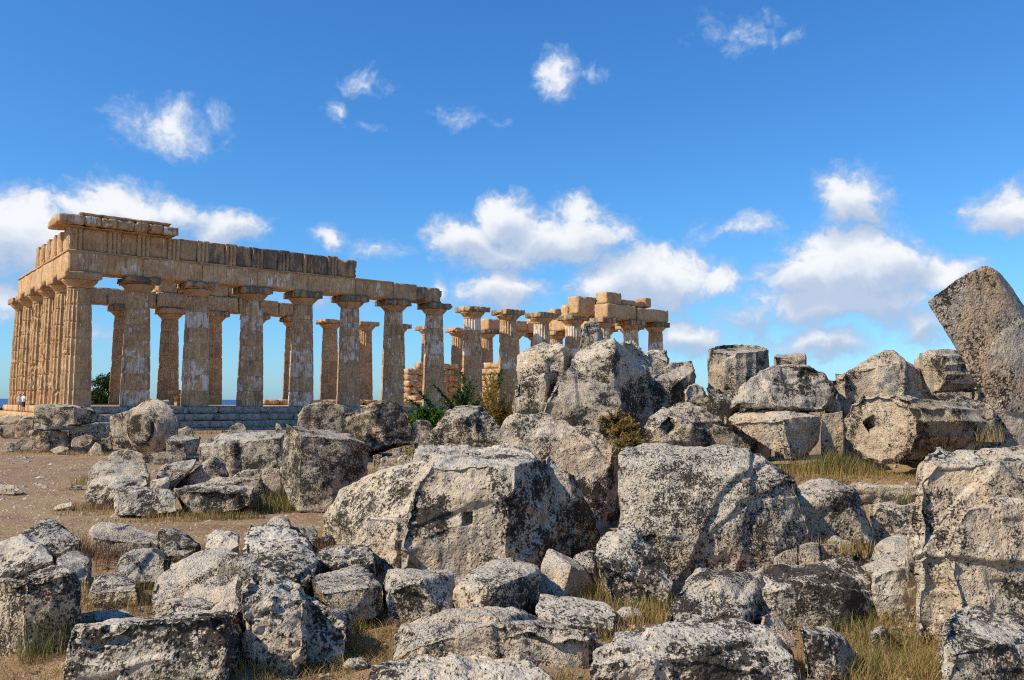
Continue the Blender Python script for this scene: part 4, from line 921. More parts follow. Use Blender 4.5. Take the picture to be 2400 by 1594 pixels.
# --- left foreground
rock('dark pointed rock at the upper left of the foreground', 'C', 13.4, [(222, 205, .2), (330, 120, .5), (450, 65, .8), (540, 80, .8), (660, 160, .6), (752, 230, .4), (742, 285, .2), (700, 340, .1), (600, 410), (510, 440), (320, 300)], .7, .8, .02, .42, True)
rock('white-crusted rough rock at the left picture edge', 'C', 11.6, [(-80, 270, .8), (0, 262, .7), (190, 212, .8), (232, 250, .7), (330, 300, .5), (430, 318, .5), (500, 400, .3), (522, 485, .1), (300, 530), (200, 600), (-80, 650)], .7, .85, .05, .50, True)
rock('square block with a flat top at the left picture edge, black low on its face', 'C', 8.6, [(190, 625), (240, 1290), (650, 560, .1), (760, 680, .3), (772, 1000, .3), (600, 1245, .15), (200, 1290), (240, 545, .6), (400, 497, .9), (570, 495, .9), (705, 562, .5)], .6, .78, .15, .5, True,
     extra=[[(-90, 600, .5), (-90, 1250, .3), (150, 655, .14), (190, 1280, .12), (0, 575, .6), (200, 585, .5)]], amp=.6)
rock('flat grey stone between the dark pointed rock and the square block', 'C', 11, [(525, 445, .1), (640, 380, .6), (722, 373, .7), (832, 440, .4), (852, 540, .2), (840, 660), (700, 680), (540, 520)], .6, .4, .05, .5, True, amp=.7)
rock('long pale-topped slab over dead brush at the path\'s near side', 'C', 13.6, [(835, 188, .4), (920, 85, 1.2), (1080, 98, 1.2), (1480, 195, .9), (1482, 272, .3), (1240, 270), (860, 225), (870, 410), (1440, 400, .1)], .6, .35, .15, .6, True, amp=.6)
rock('angular speckled stone at the right end of the long pale-topped slab', 'C', 12.9, [(1468, 300, .2), (1510, 170, .5), (1590, 145, .6), (1740, 190, .5), (1885, 282, .4), (1860, 330, .2), (1720, 380), (1650, 440), (1560, 400)], .6, .65, .15, .56, True)
rock('hump-backed striped rock behind the small low block', 'C', 11.2, [(1078, 545, .1), (1150, 440, .5), (1270, 370, .8), (1420, 340, .9), (1505, 360, .8), (1612, 440, .6), (1580, 540, .3), (1450, 650), (1280, 660), (1140, 630)], .7, .72, .05, .52, True)
rock('small low block with a white lichen top, ringed by grass', 'C', 10.4, [(825, 722, .1), (850, 800, .1), (1272, 725), (1262, 870), (1000, 880), (905, 595, .6), (1120, 600, .7), (1285, 652, .35)], .5, .72, .05, .56, True, amp=.7)
rock('thin slab lying in grass behind the pitted front block', 'C', 9.3, [(878, 935, .2), (1170, 913, .3), (1245, 952, .1), (1040, 1000), (885, 1010)], .3, .7, .05, .52, True, amp=.5)
rock('long front block riddled with deep pits, lower left', 'P', 7.45, [(150, 1560), (150, 1520), (163, 1464, .05), (300, 1457), (440, 1449), (530, 1441), (178, 1455, .3), (327, 1440, .8), (495, 1430, 1.0), (560, 1434, .7), (562, 1500, .5), (545, 1540, .3), (520, 1640), (165, 1650)], .6, .72, .35, .56, True, amp=.5, pits=.95)
rock('tall knobbly boulder with a yellowish foot, right of the pitted front block', 'D', 8.2, [(640, 745, .1), (690, 640, .2), (740, 580, .4), (830, 535, .6), (905, 552, .6), (1000, 602, .5), (1210, 705, .4), (1300, 830, .2), (1290, 1300), (1150, 1450), (960, 1470), (790, 1460), (735, 1260), (650, 1200, .05)], .6, .72, .45, .5, True, pits=.35,
     extra=[[(1150, 760, .5), (1330, 820, .5), (1440, 900, .5), (1560, 940, .5), (1612, 1005, .4), (1642, 1200, .3), (1600, 1350, .2), (1290, 1400, .2)]])
rock('broad sloping slab with a bright top, behind the knobbly boulder', 'P', 9.6, [(349, 1395, .4), (357, 1363, .6), (377, 1343, .8), (400, 1325, 1.0), (425, 1308, 1.2), (475, 1288, 1.5), (520, 1281, 1.6), (541, 1285, 1.5), (550, 1302, 1.2), (585, 1320, .9), (611, 1312, .9), (606, 1345, .5), (565, 1400), (500, 1425), (440, 1435), (380, 1435, .1), (353, 1420, .3)], .5, .48, .12, .6, True, amp=.9)
rock('pale pebbly stone at the foot of the broad sloping slab', 'C', 8.9, [(1540, 830, .2), (1700, 795, .4), (1880, 800, .5), (1990, 850, .4), (1985, 945), (1540, 940)], .4, .45, .15, .56, True)
rock('small tan wedge pressed against the knobbly boulder', 'D', 8.7, [(375, 900), (480, 820, .2), (600, 760, .3), (645, 800, .3), (645, 960), (400, 960)], .4, .15, .6, .56, True, amp=.6)
rock('small pointed pale stone at the near path edge', 'D', 12, [(308, 330, .1), (340, 210, .4), (440, 145, .6), (500, 160, .6), (560, 212, .5), (642, 232, .4), (642, 300, .1), (560, 350), (440, 350)], .5, .42, .15, .6, True)
rock('bumpy boulder covered in black-and-white specks, centre left', 'D', 11, [(650, 295, .1), (700, 200, .4), (730, 110, .7), (790, 95, .8), (890, 108, .8), (1110, 108, .8), (1165, 180, .6), (1265, 240, .4), (1300, 310, .3), (1080, 380), (900, 450), (740, 460), (668, 385)], .7, .95, .02, .6, True)
rock('small rounded stone on top of the bumpy speckled boulder', 'D', 11.8, [(888, 130), (940, 60, .1), (1020, 50, .2), (1100, 80, .2), (1125, 140)], .4, .4, .1, .6, True)
rock('dark triangular rock before the bumpy speckled boulder', 'D', 9.7, [(838, 445, .3), (1080, 320, .6), (1160, 300, .7), (1335, 400, .5), (1375, 485, .4), (1335, 570, .2), (1290, 700), (1120, 680), (960, 560), (870, 560)], .6, .92, .05, .45, True)
rock('flat speckled stone behind the bumpy boulder, by the sloping boulder', 'D', 12.4, [(1108, 135, .2), (1330, 128, .4), (1385, 200, .3), (1260, 270), (1160, 230)], .5, .8, .1, .5, True)
rock('wrinkled grey stone in dead grass under the sloping boulder', 'D', 12, [(1278, 255), (1480, 208, .3), (1525, 300, .3), (1400, 370), (1290, 340)], .5, .7, .1, .5, True)
rock('low dark-ended stone behind the mossy-fronted block', 'D', 11.1, [(1340, 365, .1), (1500, 310, .4), (1740, 318, .5), (1870, 300, .5), (1915, 380, .4), (1905, 460, .1), (1780, 540), (1560, 540), (1390, 470)], .6, .85, .1, .54, True)
rock('block with a pale flat top and mossy yellow front, centre left foreground', 'D', 9.5, [(1308, 578, .6), (1550, 535, 1.0), (1790, 505, 1.1), (1872, 560, .8), (1340, 705, .15), (1400, 752), (1820, 702), (1962, 705, .4), (1992, 885, .4), (1905, 1005, .1), (1640, 1095), (1590, 985), (1345, 805, .25)], .4, .55, .7, .56, amp=.6)
rock('plain pale block tilted left, below the huge central block', 'F', 9.7, [(378, 690, .1), (400, 580, .3), (440, 525, .5), (550, 543, .4), (740, 560, .5), (1030, 538, .7), (1052, 580, .6), (1065, 690, .5), (1042, 900, .2), (990, 1000), (650, 1070), (520, 1040), (420, 930), (388, 770), (700, 640)], .6, .52, .2, .57, True, amp=.7)
rock('boulder half in shadow below the right foot of the huge central block', 'F', 9.3, [(1043, 900, .2), (1055, 740, .2), (1120, 640, .3), (1380, 470, .8), (1490, 405, 1.1), (1600, 450, 1.1), (1800, 500, .9), (1462, 690, -.1), (1355, 850, -.1), (1270, 960, -.1), (1832, 560, .7), (1825, 920, .6), (1450, 960)], .6, .68, .5, .54, True)
rock('clean pale block with a sharp corner and a green shaded side', 'L', 10.3, [(270, 660), (290, 360, .15), (370, 170, .6), (430, 163, .6), (642, 340), (535, 620, -.1), (900, 430, .8), (965, 640, .6), (560, 680, -.1)], .5, .12, .25, .62, True, amp=.4)
rock('low mossy slab in grass before the clean pale block', 'L', 9.3, [(238, 850, .2), (300, 640, .6), (520, 660, .6), (760, 700, .6), (1000, 722, .6), (1095, 810, .4), (1085, 1030), (950, 1060), (760, 1030), (500, 950)], .4, .6, .35, .53, True, amp=.6)
rock('small grey stone between the clean pale block and the sharp-edged boulder', 'L', 11.7, [(650, 300), (680, 240, .1), (830, 190, .3), (895, 198, .3), (890, 380), (780, 400)], .5, .6, .05, .55, True)
rock('long block with a sloping top edge along the bottom centre', 'P', 7.75, [(917, 1545, .2), (931, 1510, .4), (930, 1490, .5), (951, 1466, .6), (976, 1454, .7), (1060, 1440, .8), (1122, 1421, .9), (1137, 1414, .9), (1200, 1423, .7), (1310, 1445, .5), (1364, 1463, .3), (1378, 1475), (1406, 1470, .35), (1413, 1487, .35), (1410, 1513, .3), (1397, 1546, .2), (1380, 1580), (1372, 1640), (960, 1640), (1180, 1450, .1), (1000, 1500, .1)], .6, .55, .5, .56, True)
rock('low pale boulder with orange lichen at the bottom edge, left of centre', 'P', 7.05, [(850, 1640), (883, 1562, .2), (905, 1555, .3), (941, 1550, .5), (1000, 1534, .6), (1080, 1537, .6), (1160, 1552, .6), (1240, 1552, .5), (1285, 1585, .3), (1305, 1660)], .5, .62, .25, .6, True, pits=.15)
rock('dark speckled lump wedged between the plain tilted block and the half-shadowed boulder', 'F', 9.6, [(890, 900), (960, 830, .2), (1050, 860, .3), (1060, 980), (920, 990)], .4, .95, .1, .5, True)
rock('thin crusted ledge lying across the broad sloping slab', 'D', 10.2, [(445, 460), (560, 400, .3), (720, 392, .4), (865, 440, .3), (700, 500), (480, 505)], .4, .6, .05, .58, True)
rock('blue-grey rock caught between the broad sloping slab and the knobbly boulder', 'D', 8.8, [(608, 660), (640, 560, .1), (740, 500, .3), (860, 485, .4), (910, 560, .3), (720, 660), (640, 760)], .5, .8, .0, .42, True)
rock('small broken stone in the grass before the wedge with the striped face', 'N', 8.6, [(560, 1120), (600, 1070, .1), (680, 1060, .1), (720, 1110), (640, 1145)], .2, .6, .2, .52, True)
rock('small stone half sunk in straw left of the low pale orange-lichened boulder', 'P', 8.0, [(800, 1560), (818, 1545, .1), (850, 1543, .1), (862, 1562), (830, 1572)], .2, .4, .3, .54, True)
rock('low stone in grass between the low mossy slab and the sharp-edged boulder', 'P', 9.9, [(1440, 1440), (1462, 1424, .1), (1500, 1426, .1), (1512, 1446), (1475, 1455)], .3, .7, .2, .5, True)
finish_rocks()
build_ground()
cap_root = empty('fallen_capital', (CAP[0].location.x, CAP[0].location.y, 0))
tag(cap_root, 'fallen column capital on its side, its round neck a dark disc towards the camera', 'column capital', GF)
for o in CAP:
    o.location -= cap_root.location; o.parent = cap_root
# ------------------------------------------------------------------ grass and scattered bits (uncountable)
def blades(name, mat, patches, kind='stuff', label=None, cat=None):
    V, F = [], []
    for (px, py, d, rx, ry, n, h, w, lie) in patches:
        c = at(px, py, d)
        for _ in range(n):
            a, q = random.random() * 2 * math.pi, math.sqrt(random.random())
            x, y = c[0] + rx * q * math.cos(a), d + ry * q * math.sin(a)
            z = gz_fast(x, y) if c[2] is not None and c[2] < gz_fast(c[0], d) + .35 else c[2]
            hh = h * random.uniform(.3, .95); ww = w * random.uniform(.5, 1.1); t = random.random() * 2 * math.pi
            lean = random.uniform(.1, .55) + lie; dx, dy = math.cos(t) * lean * hh, math.sin(t) * lean * hh
            up = hh * max(.08, 1 - lie)
            s = random.random() * math.pi; ax, ay = math.cos(s) * ww, math.sin(s) * ww
            i = len(V)
            V += [(x - ax, y - ay, z - .02), (x + ax, y + ay, z - .02),
                  (x + dx * .35 - ax * .8, y + dy * .35 - ay * .8, z + up * .55), (x + dx * .35 + ax * .8, y + dy * .35 + ay * .8, z + up * .55),
                  (x + dx, y + dy, z + up * (.98 if lie < .5 else .35))]
            F += [(i, i + 1, i + 3, i + 2), (i + 2, i + 3, i + 4)]
    o = link(name, pydata(name, V, F), mat); tag(o, label, cat, None, kind); return o
GX = np.linspace(-60, 60, 481); GY = np.linspace(5, 125, 481)
_gx, _gy = np.meshgrid(GX, GY); GH = gh(_gx, _gy)
def gz_fast(x, y):
    i = (x + 60) * 4; j = (y - 5) * 4
    i = min(max(i, 0), 479.0); j = min(max(j, 0), 479.0); a, b = int(i), int(j); u, v = i - a, j - b
    return float((GH[b, a] * (1 - u) + GH[b, a + 1] * u) * (1 - v) + (GH[b + 1, a] * (1 - u) + GH[b + 1, a + 1] * u) * v)
def gd(py):
    return EYE * FPX / (py - 934)
P_ = lambda px, py, rx, ry, n, h, w=.0035, lie=0.0, d=None: (px, py, d if d else gd(py), rx, ry, n, h, w, lie)
dry = [P_(20, 1500, .7, .5, 260, .30), P_(60, 1560, .8, .4, 500, .16, .004, .4), P_(250, 1440, .6, .4, 220, .26), P_(330, 1430, .5, .4, 200, .30), P_(300, 1395, .6, .5, 160, .28),
       P_(210, 1420, .25, .4, 90, .42, .004), P_(430, 1400, .4, .3, 90, .22), P_(690, 1545, .5, .4, 480, .32), P_(770, 1530, .45, .4, 520, .40), P_(850, 1500, .7, .6, 700, .30, .004, .35),
       P_(880, 1560, .7, .4, 700, .25, .004, .45), P_(640, 1580, .8, .3, 600, .25, .004, .3), P_(800, 1275, .4, .5, 120, .5, .005), P_(570, 1580, .4, .3, 200, .28),
       P_(1330, 1395, .55, .3, 420, .22, .0035, .55, 10.0), P_(1470, 1450, .7, .6, 700, .30), P_(1440, 1410, .4, .5, 420, .38, .0035, .1), P_(1520, 1470, .4, .4, 260, .34), P_(1420, 1500, .2, .3, 90, .3),
       P_(2120, 1480, .8, .7, 800, .30, .0035, .2), P_(2090, 1540, .8, .5, 1100, .32, .0035, .35), P_(2160, 1560, .5, .4, 420, .3, .0035, .2), P_(2000, 1480, .4, .4, 240, .22), P_(2030, 1585, .6, .3, 500, .3, .0035, .2),
       P_(1900, 1570, .3, .2, 120, .26), P_(2180, 1420, .12, .6, 200, .5, .004), P_(1720, 1440, .2, .3, 60, .4), P_(1830, 1330, .3, .3, 90, .3),
       P_(230, 1195, 1.0, .8, 500, .22, .006), P_(190, 1185, .5, .5, 220, .18, .006), P_(420, 1215, .9, .3, 300, .26, .006), P_(520, 1210, .9, .3, 260, .2, .006), P_(330, 1220, 1.2, .3, 260, .12, .006), P_(205, 1130, .4, .6, 160, .4, .008),
       P_(150, 1062, 2.6, .8, 500, .2, .01), P_(240, 1066, 1.6, .8, 300, .22, .01), P_(60, 1064, 2, .8, 300, .15, .01), P_(890, 1110, 1.6, 1.6, 500, .35, .01), P_(930, 1065, 1.4, 1.4, 360, .35, .01), P_(870, 1150, .8, 1.2, 200, .3, .008),
       P_(1890, 1100, .9, .5, 500, .34, .005, 0, 16.9), P_(1960, 1105, 1.0, .4, 500, .38, .005, 0, 16.9), P_(2060, 1112, .9, .4, 240, .16, .005, .2, 16.7), P_(1960, 1290, .5, .4, 260, .24, .004, 0, 12.0), P_(2050, 1300, .4, .4, 200, .26),
       P_(1390, 1290, .3, .4, 130, .2), P_(620, 1370, .25, .4, 110, .26), P_(440, 1300, .3, .4, 140, .3), P_(2075, 1108, .6, .25, 420, .2, .005, .3, 16.9), P_(2110, 1108, .5, .3, 300, .16, .005, .4, 17.3), P_(2322, 1032, .18, .2, 60, .28, .004, 0, 11.8)]
green = [P_(100, 1540, .22, .3, 150, .62, .004), P_(85, 1500, .15, .3, 80, .55, .004), P_(210, 1400, .2, .3, 60, .45), P_(340, 1395, .3, .3, 90, .34), P_(380, 1330, .3, .3, 80, .3), P_(380, 1570, .5, .15, 110, .28, .004, 0, 7.2),
         P_(770, 1500, .35, .3, 420, .34), P_(730, 1520, .25, .2, 200, .3), P_(1420, 1440, .6, .5, 420, .32), P_(1530, 1430, .3, .5, 380, .36), P_(1490, 1395, .3, .4, 200, .3), P_(1340, 1440, .5, .2, 300, .16), P_(1390, 1370, .4, .35, 420, .3, .0035, .1, 10.2),
         P_(2020, 1530, .6, .5, 650, .32), P_(2150, 1580, .5, .3, 300, .26), P_(1980, 1570, .3, .3, 300, .34), P_(2060, 1490, .4, .4, 200, .26), P_(1990, 1310, .6, .4, 400, .26, .004, 0, 12.2), P_(2150, 1375, .12, .5, 120, .4),
         P_(1950, 1095, .35, .3, 380, .62, .006, 0, 17.1), P_(1910, 1095, .7, .4, 420, .5, .006, 0, 17.3), P_(2000, 1095, .6, .4, 360, .5, .006, 0, 17.3), P_(1330, 1575, .2, .2, 120, .4, .004, 0, 7.0), P_(1240, 1590, .4, .1, 160, .3, .004, 0, 6.9),
         P_(645, 1195, .5, .5, 420, .5, .007), P_(660, 1180, .5, .5, 300, .55, .007), P_(540, 1212, .8, .2, 260, .22, .006), P_(470, 1205, .5, .3, 200, .3, .006), P_(1465, 1220, .3, .5, 160, .2), P_(2130, 1180, .15, .3, 70, .4, .005, 0, 15.6),
         P_(520, 1006, 3.0, 1.4, 300, .35, .015), P_(470, 1016, 2.5, 1.2, 200, .35, .015)]
brush = [P_(215, 1310, .7, .5, 420, .55, .004), P_(250, 1320, .5, .5, 300, .5, .004), P_(300, 1300, .8, .3, 260, .42, .004), P_(750, 1320, .4, .3, 220, .3, .004, 0, 11.4), P_(720, 1300, .4, .3, 200, .3, .004, 0, 11.6), P_(880, 1350, .15, .4, 130, .4, .004), P_(250, 1190, .5, .5, 140, .35, .006),
         P_(1810, 1330, .2, .3, 120, .35, .004, 0, 12.2), P_(1060, 1405, .15, .3, 90, .3, .004, 0, 10.0), P_(640, 1555, .4, .3, 160, .3, .004), P_(540, 1300, .3, .3, 120, .3, .004)]
for (fx, fy, fr) in FOOT:                                   # weeds and straw caught along the foot of the blocks
    for _ in range(int(10 * fr) + 4):
        t = random.uniform(-math.pi * 1.05, .05 * math.pi); x, y = fx + fr * 1.05 * math.cos(t), fy + fr * .8 * math.sin(t)
        if y < 6.9 or y > 19: continue
        px, py = 1200 + x / y * FPX, 934 + EYE * FPX / y
        (dry if random.random() < .7 else green).append((px, py, y, .16, .10, random.randint(8, 26), random.uniform(.10, .24), .0035, random.choice((0, .1, .3, .6))))
blades('dry_grass', M_DRY, dry)
blades('green_grass', M_GREEN, green)
blades('dead_brush', M_BRUSH, brush)
straw = [P_(x, y, rx, ry, n, .22, .0045, .85) for (x, y, rx, ry, n) in ((850, 1480, .9, .8, 900), (880, 1560, 1.2, .6, 1400), (640, 1590, 1.2, .4, 700), (60, 1570, 1.0, .6, 900), (2100, 1520, 1.0, .8, 900), (320, 1420, .9, .6, 500), (2150, 1440, .6, .6, 300), (1450, 1460, .8, .7, 400), (550, 1240, 2.5, .9, 800), (650, 1225, 2.0, .8, 600), (300, 1235, 2.5, .8, 900), (120, 1160, 3.0, 3.5, 2600), (80, 1090, 5, 4, 2600), (60, 1250, 3, 2, 900), (250, 1240, 3, 1.2, 900), (900, 1120, 2, 2, 300))]
blades('straw_litter', M_STRAW, straw)
def pebbles():
    V, F = [], []
    base = [(1, 0, 0), (0, 1, 0), (-1, 0, 0), (0, -1, 0), (0, 0, 1), (0, 0, -.4)]
    tri = [(0, 1, 4), (1, 2, 4), (2, 3, 4), (3, 0, 4), (1, 0, 5), (2, 1, 5), (3, 2, 5), (0, 3, 5)]
    for _ in range(9000):
        d = 7.2 * (45 / 7.2) ** random.random(); x = random.uniform(-.62, .45 if d < 14 else -.12) * d; s = .012 * random.uniform(.5, 1.6) * (1 + d / 22)
        if random.random() < .04: s *= 2.6
        z = gz_fast(x, d); r = random.random() * 6.28; i = len(V)
        for (a, b, c) in base:
            k = s * random.uniform(.7, 1.3); V.append((x + k * (a * math.cos(r) - b * math.sin(r)) * 1.3, d + k * (a * math.sin(r) + b * math.cos(r)), z + c * k * .75))
        F += [tuple(i + q for q in t) for t in tri]
    m, t, b = material('pebble_stone'); g = t.new('ShaderNodeNewGeometry')
    t.l.new(t.mix(g.outputs['Random Per Island'], (.26, .18, .12), (.50, .42, .33)), b.inputs['Base Color'])
    tag(link('gravel', pydata('gravel', V, F), m), kind='stuff')
pebbles()
def rubble():
    V, F = [], []; r = np.random.default_rng(4)
    for (fx, fy, fr) in FOOT:
        for _ in range(9):
            t = random.uniform(-math.pi, 0.1); q = random.uniform(.95, 1.45); x, y = fx + fr * q * math.cos(t), fy + fr * .85 * q * math.sin(t)
            if y < 7: continue
            s = random.uniform(.018, .055); bm = bmesh.new()
            add_hull(bm, r.normal(size=(11, 3)) * np.array([s, s * .8, s * .55]) * .75 + np.array([x, y, gz_fast(x, y) + s * .15]))
            bm.verts.index_update(); i = len(V); V += [tuple(v.co) for v in bm.verts]; F += [tuple(i + v.index for v in f.verts) for f in bm.faces]; bm.free()
    o = link('rubble', pydata('rubble', V, F), M_ROCK); o.color = (.4, .4, .5, 1); tag(o, kind='stuff')
rubble()
# ------------------------------------------------------------------ shrubs and trees
def tube(V, F, p0, p1, r0, r1, n=6):
    p0, p1 = np.array(p0, float), np.array(p1, float); d = p1 - p0; d /= np.linalg.norm(d) + 1e-9
    a = np.cross(d, [0.3, .2, .9]); a /= np.linalg.norm(a) + 1e-9; b = np.cross(d, a); i = len(V)
    for (p, r) in ((p0, r0), (p1, r1)):
        for k in range(n):
            t = k / n * 2 * math.pi; V.append(tuple(p + r * (a * math.cos(t) + b * math.sin(t))))
    for k in range(n): F.append((i + k, i + (k + 1) % n, i + n + (k + 1) % n, i + n + k))
def leaf(V, F, p, size, long=1.6):
    d = np.random.default_rng(random.randrange(1 << 30)).normal(size=3) if False else np.array([random.gauss(0, 1), random.gauss(0, 1), random.gauss(0, .8) + .3]); d /= np.linalg.norm(d)
    a = np.cross(d, [random.random(), random.random(), random.random()]); a /= np.linalg.norm(a) + 1e-9; i = len(V); s = size * random.uniform(.6, 1.3)
    V += [tuple(p), tuple(p + d * s * long * .5 + a * s * .4), tuple(p + d * s * long), tuple(p + d * s * long * .5 - a * s * .4)]
    F.append((i, i + 1, i + 2, i + 3))
def bush(name, label, cat, base, clumps, n, size, mat, long=1.6, stem_r=.02, top=True, group=None, wood_h=.6):
    root = empty(name, tuple(base)); tag(root, label, cat, group)
    V, F, WV, WF = [], [], [], []
    for (cx, cy, cz, rx, ry, rz) in clumps:
        tube(WV, WF, (0, 0, -.05), (cx * .9, cy * .9, cz - rz * .1), stem_r, stem_r * .35)
        subs = []
        for _ in range(14):
            v = np.array([random.gauss(0, 1) for _ in range(3)]); v /= np.linalg.norm(v); v *= random.uniform(.45, .98)
            subs.append(np.array([cx, cy, cz]) + v * np.array([rx, ry, rz]))
        for s in subs: tube(WV, WF, (cx * .9, cy * .9, cz - rz * .1), s, stem_r * .3, stem_r * .1, 4)
        for _ in range(n):
            s = random.choice(subs); p = s + np.array([random.gauss(0, rx * .2), random.gauss(0, ry * .2), random.gauss(0, rz * .18)])
            leaf(V, F, p, size, long)
    link('foliage', pydata('foliage', V, F), mat, root); link('stem', pydata('stem', WV, WF), M_BARK, root)
    return root
def frond_shrub(name, label, base, n, length, mat, spread, leafs, lsize, cat='shrub'):
    root = empty(name, tuple(base)); tag(root, label, cat)
    V, F, WV, WF = [], [], [], []
    for _ in range(n):
        t = random.random() * 2 * math.pi; L = length * random.uniform(.55, 1.1); out = random.uniform(.25, 1.0) * spread
        p = np.array([random.gauss(0, .12), random.gauss(0, .12), 0.0]); prev = p
        for s in range(1, 10):
            q = s / 9; p = np.array([math.cos(t) * out * L * q, math.sin(t) * out * L * q, L * (q * 1.15 - .75 * out * q * q)])
            tube(WV, WF, prev, p, .014 * (1 - q * .7), .012 * (1 - q * .8), 4)
            if s > 2:
                for _k in range(leafs):
                    side = random.choice((-1, 1)); c = prev + (p - prev) * random.random()
                    d = np.array([-math.sin(t) * side, math.cos(t) * side, random.uniform(-.5, .35)]) + (p - prev) * 2.0 + np.array([random.gauss(0, .3), random.gauss(0, .3), random.gauss(0, .2)])
                    d /= np.linalg.norm(d); a = np.cross(d, [0, 0, 1]); a /= np.linalg.norm(a) + 1e-9; sz = lsize * random.uniform(.5, 1.2) * (1.15 - q * .6); i = len(V)
                    w = .17
                    V += [tuple(c), tuple(c + d * sz * .5 + a * sz * w), tuple(c + d * sz), tuple(c + d * sz * .5 - a * sz * w)]; F.append((i, i + 1, i + 2, i + 3))
            prev = p
    link('foliage', pydata('foliage', V, F), mat, root); link('stem', pydata('stem', WV, WF), M_BARK, root)
    return root
def on(px, d):
    p = at(px, 950, d); return np.array([p[0], d, gz(p[0], d)])
frond_shrub('feathery_shrub', 'dark green feathery shrub rising before the freestanding columns', on(1120, 38), 60, 3.7, M_FROND, .85, 26, .5)
frond_shrub('feathery_shrub', 'smaller dark feathery shrub just left of the tall feathery one', on(1062, 39), 40, 3.2, M_FROND, .9, 24, .46)
bush('leafy_bush', 'bright green leafy bush left of the feathery shrubs', 'bush', on(1000, 37), [(-.6, 0, 1.25, .6, .5, .7), (.2, -.1, 1.3, .7, .5, .75), (.9, 0, 1.4, .6, .5, .75), (.1, .2, 1.7, .5, .4, .45), (-.2, 0, .6, .9, .5, .6)], 800, .085, M_LEAF)
frond_shrub('dry_shrub', 'ochre dry shrub against the tall grey block of the pile', on(1180, 30), 70, 3.2, M_OCHRE, .42, 14, .34)
for (px, py, d, s, lab) in ((1465, 1015, 17.0, .34, 'ochre tuft hanging in the hollow of the big pile'), (1480, 1050, 16.4, .36, 'lower ochre tuft in the hollow of the big pile'), (1440, 985, 17.6, .3, 'upper ochre tuft below the great peaked block')):
    b = at(px, py + 22, d)
    frond_shrub('grass_tussock', lab, b, 90, s * 1.5, M_OCHRE, 1.0, 6, .14, 'grass tuft')
bush('green_weed', 'lime green weed on the temple steps beside the tall upright block', 'weed', on(685, 39), [(0, 0, .55, .5, .3, .3), (.5, 0, .7, .35, .3, .25)], 200, .09, M_LEAF, 2.2)
bush('green_weed', 'lime green weed above the flat top of the long grey block', 'weed', on(622, 38), [(0, 0, .25, .4, .3, .22)], 220, .08, M_LEAF, 2.2)
bush('dark_bush', 'dark green bush behind the broad flat-topped block', 'bush', on(240, 46), [(0, 0, .6, .5, .4, .7), (.3, 0, .3, .4, .4, .4)], 420, .07, M_FROND)
def tree(name, label, base, clumps, n, size, mat, trunk_h, r, group=None):
    root = empty(name, tuple(base)); tag(root, label, 'tree', group)
    V, F, WV, WF = [], [], [], []
    tube(WV, WF, (0, 0, -.3), (.1, 0, trunk_h), r, r * .7, 8)
    for (cx, cy, cz, rx, ry, rz) in clumps:
        tube(WV, WF, (.1, 0, trunk_h * .8), (cx, cy, cz), r * .5, r * .15)
        subs = []
        for _ in range(26):
            v = np.array([random.gauss(0, 1) for _ in range(3)]); v /= np.linalg.norm(v); v *= random.uniform(.55, 1.0)
            s = np.array([cx, cy, cz]) + v * np.array([rx, ry, rz]); subs.append(s); tube(WV, WF, (cx, cy, cz), s, r * .14, r * .05, 4)
        for _ in range(n):
            s = random.choice(subs); leaf(V, F, s + np.array([random.gauss(0, rx * .15), random.gauss(0, ry * .15), random.gauss(0, rz * .11)]), size, 2.2)
    link('crown', pydata('crown', V, F), mat, root); link('trunk', pydata('trunk', WV, WF), M_BARK, root)
tree('pine_tree', 'dark green pine tree seen between the first two columns', (at(243, 950, 104)[0], 104, 0), [(0, 0, 3.9, 1.6, 1.5, 1.5), (-1.1, 0, 2.7, 1.1, 1.2, 1.1), (1.2, 0, 4.2, 1.3, 1.3, 1.3), (1.6, .2, 2.4, 1.4, 1.2, 1.4), (0, 0, 1.5, 1.7, 1.4, 1.1), (2.4, 0, 3.2, 1.1, 1.2, 1.2)], 1500, .17, M_PINE, 2.6, .28)
for i, (px, d, w, h, lab) in enumerate(((8, 118, 2.6, 1.6, 'low dark shrub by the sea at the left picture edge'), (38, 122, 2.4, 1.3, 'low dark shrub by the sea just left of the end column'), (24, 112, 1.8, 1.0, 'lowest dark shrub by the sea, between the two others'))):
    bush('coastal_shrub', lab, 'shrub', (at(px, 950, d)[0], d, 0), [(-w * .4, 0, h * .5, w * .5, .8, h * .45), (w * .4, 0, h * .45, w * .5, .8, h * .4)], 500, .22, M_PINE, stem_r=.05, group='shrubs by the sea')
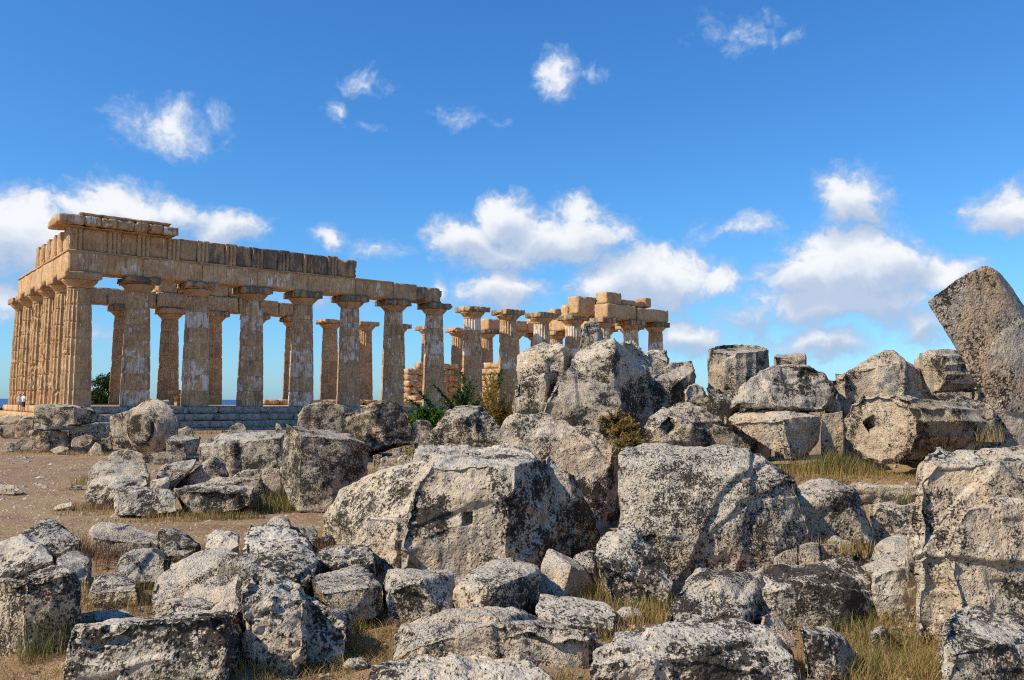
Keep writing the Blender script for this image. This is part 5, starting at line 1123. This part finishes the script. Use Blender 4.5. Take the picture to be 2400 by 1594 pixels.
# ------------------------------------------------------------------ two visitors by the end columns
def person(label, base, rz, shirt, trousers, hgt, stride):
    me = bpy.data.meshes.new('person'); s = hgt / 1.72
    J = {'pel': (0, 0, .93), 'spi': (0, .01, 1.12), 'che': (0, .02, 1.32), 'nec': (0, .01, 1.48), 'hea': (0, -.02, 1.58), 'top': (0, -.01, 1.70),
         'hl': (.10, 0, .90), 'kl': (.11, -.06 * stride, .50), 'al': (.11, .10 * stride, .09), 'tl': (.12, -.06 + .10 * stride, .03),
         'hr': (-.10, 0, .90), 'kr': (-.11, -.12 * stride, .50), 'ar': (-.11, -.16 * stride, .09), 'tr': (-.12, -.22 - .06 * stride, .03),
         'sl': (.19, .02, 1.40), 'el': (.25, .06, 1.13), 'wl': (.22, -.10, .94), 'fl': (.21, -.14, .86), 'sr': (-.19, .02, 1.40), 'er': (-.27, .08, 1.14), 'wr': (-.20, -.14, 1.06), 'fr': (-.17, -.21, 1.04)}
    rad = {'pel': .145, 'spi': .13, 'che': .155, 'nec': .058, 'hea': .092, 'top': .07, 'hl': .095, 'kl': .062, 'al': .042, 'tl': .038, 'hr': .095, 'kr': .062, 'ar': .042, 'tr': .038,
           'sl': .062, 'el': .046, 'wl': .032, 'fl': .03, 'sr': .062, 'er': .046, 'wr': .032, 'fr': .03}
    ks = list(J); E_ = [('pel', 'spi'), ('spi', 'che'), ('che', 'nec'), ('nec', 'hea'), ('hea', 'top'), ('pel', 'hl'), ('hl', 'kl'), ('kl', 'al'), ('al', 'tl'), ('pel', 'hr'), ('hr', 'kr'), ('kr', 'ar'), ('ar', 'tr'),
                        ('che', 'sl'), ('sl', 'el'), ('el', 'wl'), ('wl', 'fl'), ('che', 'sr'), ('sr', 'er'), ('er', 'wr'), ('wr', 'fr')]
    me.from_pydata([tuple(c * s for c in J[k]) for k in ks], [(ks.index(a), ks.index(b)) for a, b in E_], [])
    o = link('person', me); o.location = tuple(base); o.rotation_euler = (0, 0, rz)
    o.modifiers.new('k', 'SKIN'); o.modifiers.new('u', 'SUBSURF').levels = 2
    for i, k in enumerate(ks):
        v = me.skin_vertices[0].data[i]; v.radius = (rad[k] * s,) * 2; v.use_root = k == 'pel'
    bpy.context.view_layer.update()
    m2 = bpy.data.meshes.new_from_object(o.evaluated_get(bpy.context.evaluated_depsgraph_get())); o.modifiers.clear(); o.data = m2
    skin, hair = plain('skin', (.52, .31, .21), .6), plain('hair', (.10, .065, .04), .7)
    for m in (skin, plain('shirt_cloth', shirt), plain('trouser_cloth', trousers), plain('shoe', (.12, .10, .09)), hair): m2.materials.append(m)
    for p in m2.polygons:
        z = p.center.z / s; ax = abs(p.center.x / s)
        p.material_index = 3 if z < .07 else 0 if z < .48 else 2 if z < .96 and ax < .2 else 1 if z < 1.46 and not (ax > .2 and z < 1.2) else 0
        if z > 1.62 or (z > 1.52 and p.center.y / s > .02): p.material_index = 4
        p.use_smooth = True
    tag(o, label, 'person', 'two visitors at the temple')
bpy.context.view_layer.update()
def on_step(px, out, level):
    """a spot on a step of the temple's short end, in the direction of one column of pixels"""
    best = None
    for y in np.linspace(8, 24, 400):
        q = temple.matrix_world @ Vector((-1.35 - out, y, -SH * level)); e = abs(1200 + q.x / q.y * FPX - px)
        if best is None or e < best[0]: best = (e, q)
    return tuple(best[1])
person('person in a white top and dark shorts standing at the end columns', on_step(59, .30, 1), 2.6, (.78, .76, .74), (.03, .035, .05), 1.62, .3)
person('person in white walking just left of the one in dark shorts', on_step(50, .28, 1), .6, (.72, .72, .74), (.25, .28, .36), 1.58, 1.0)
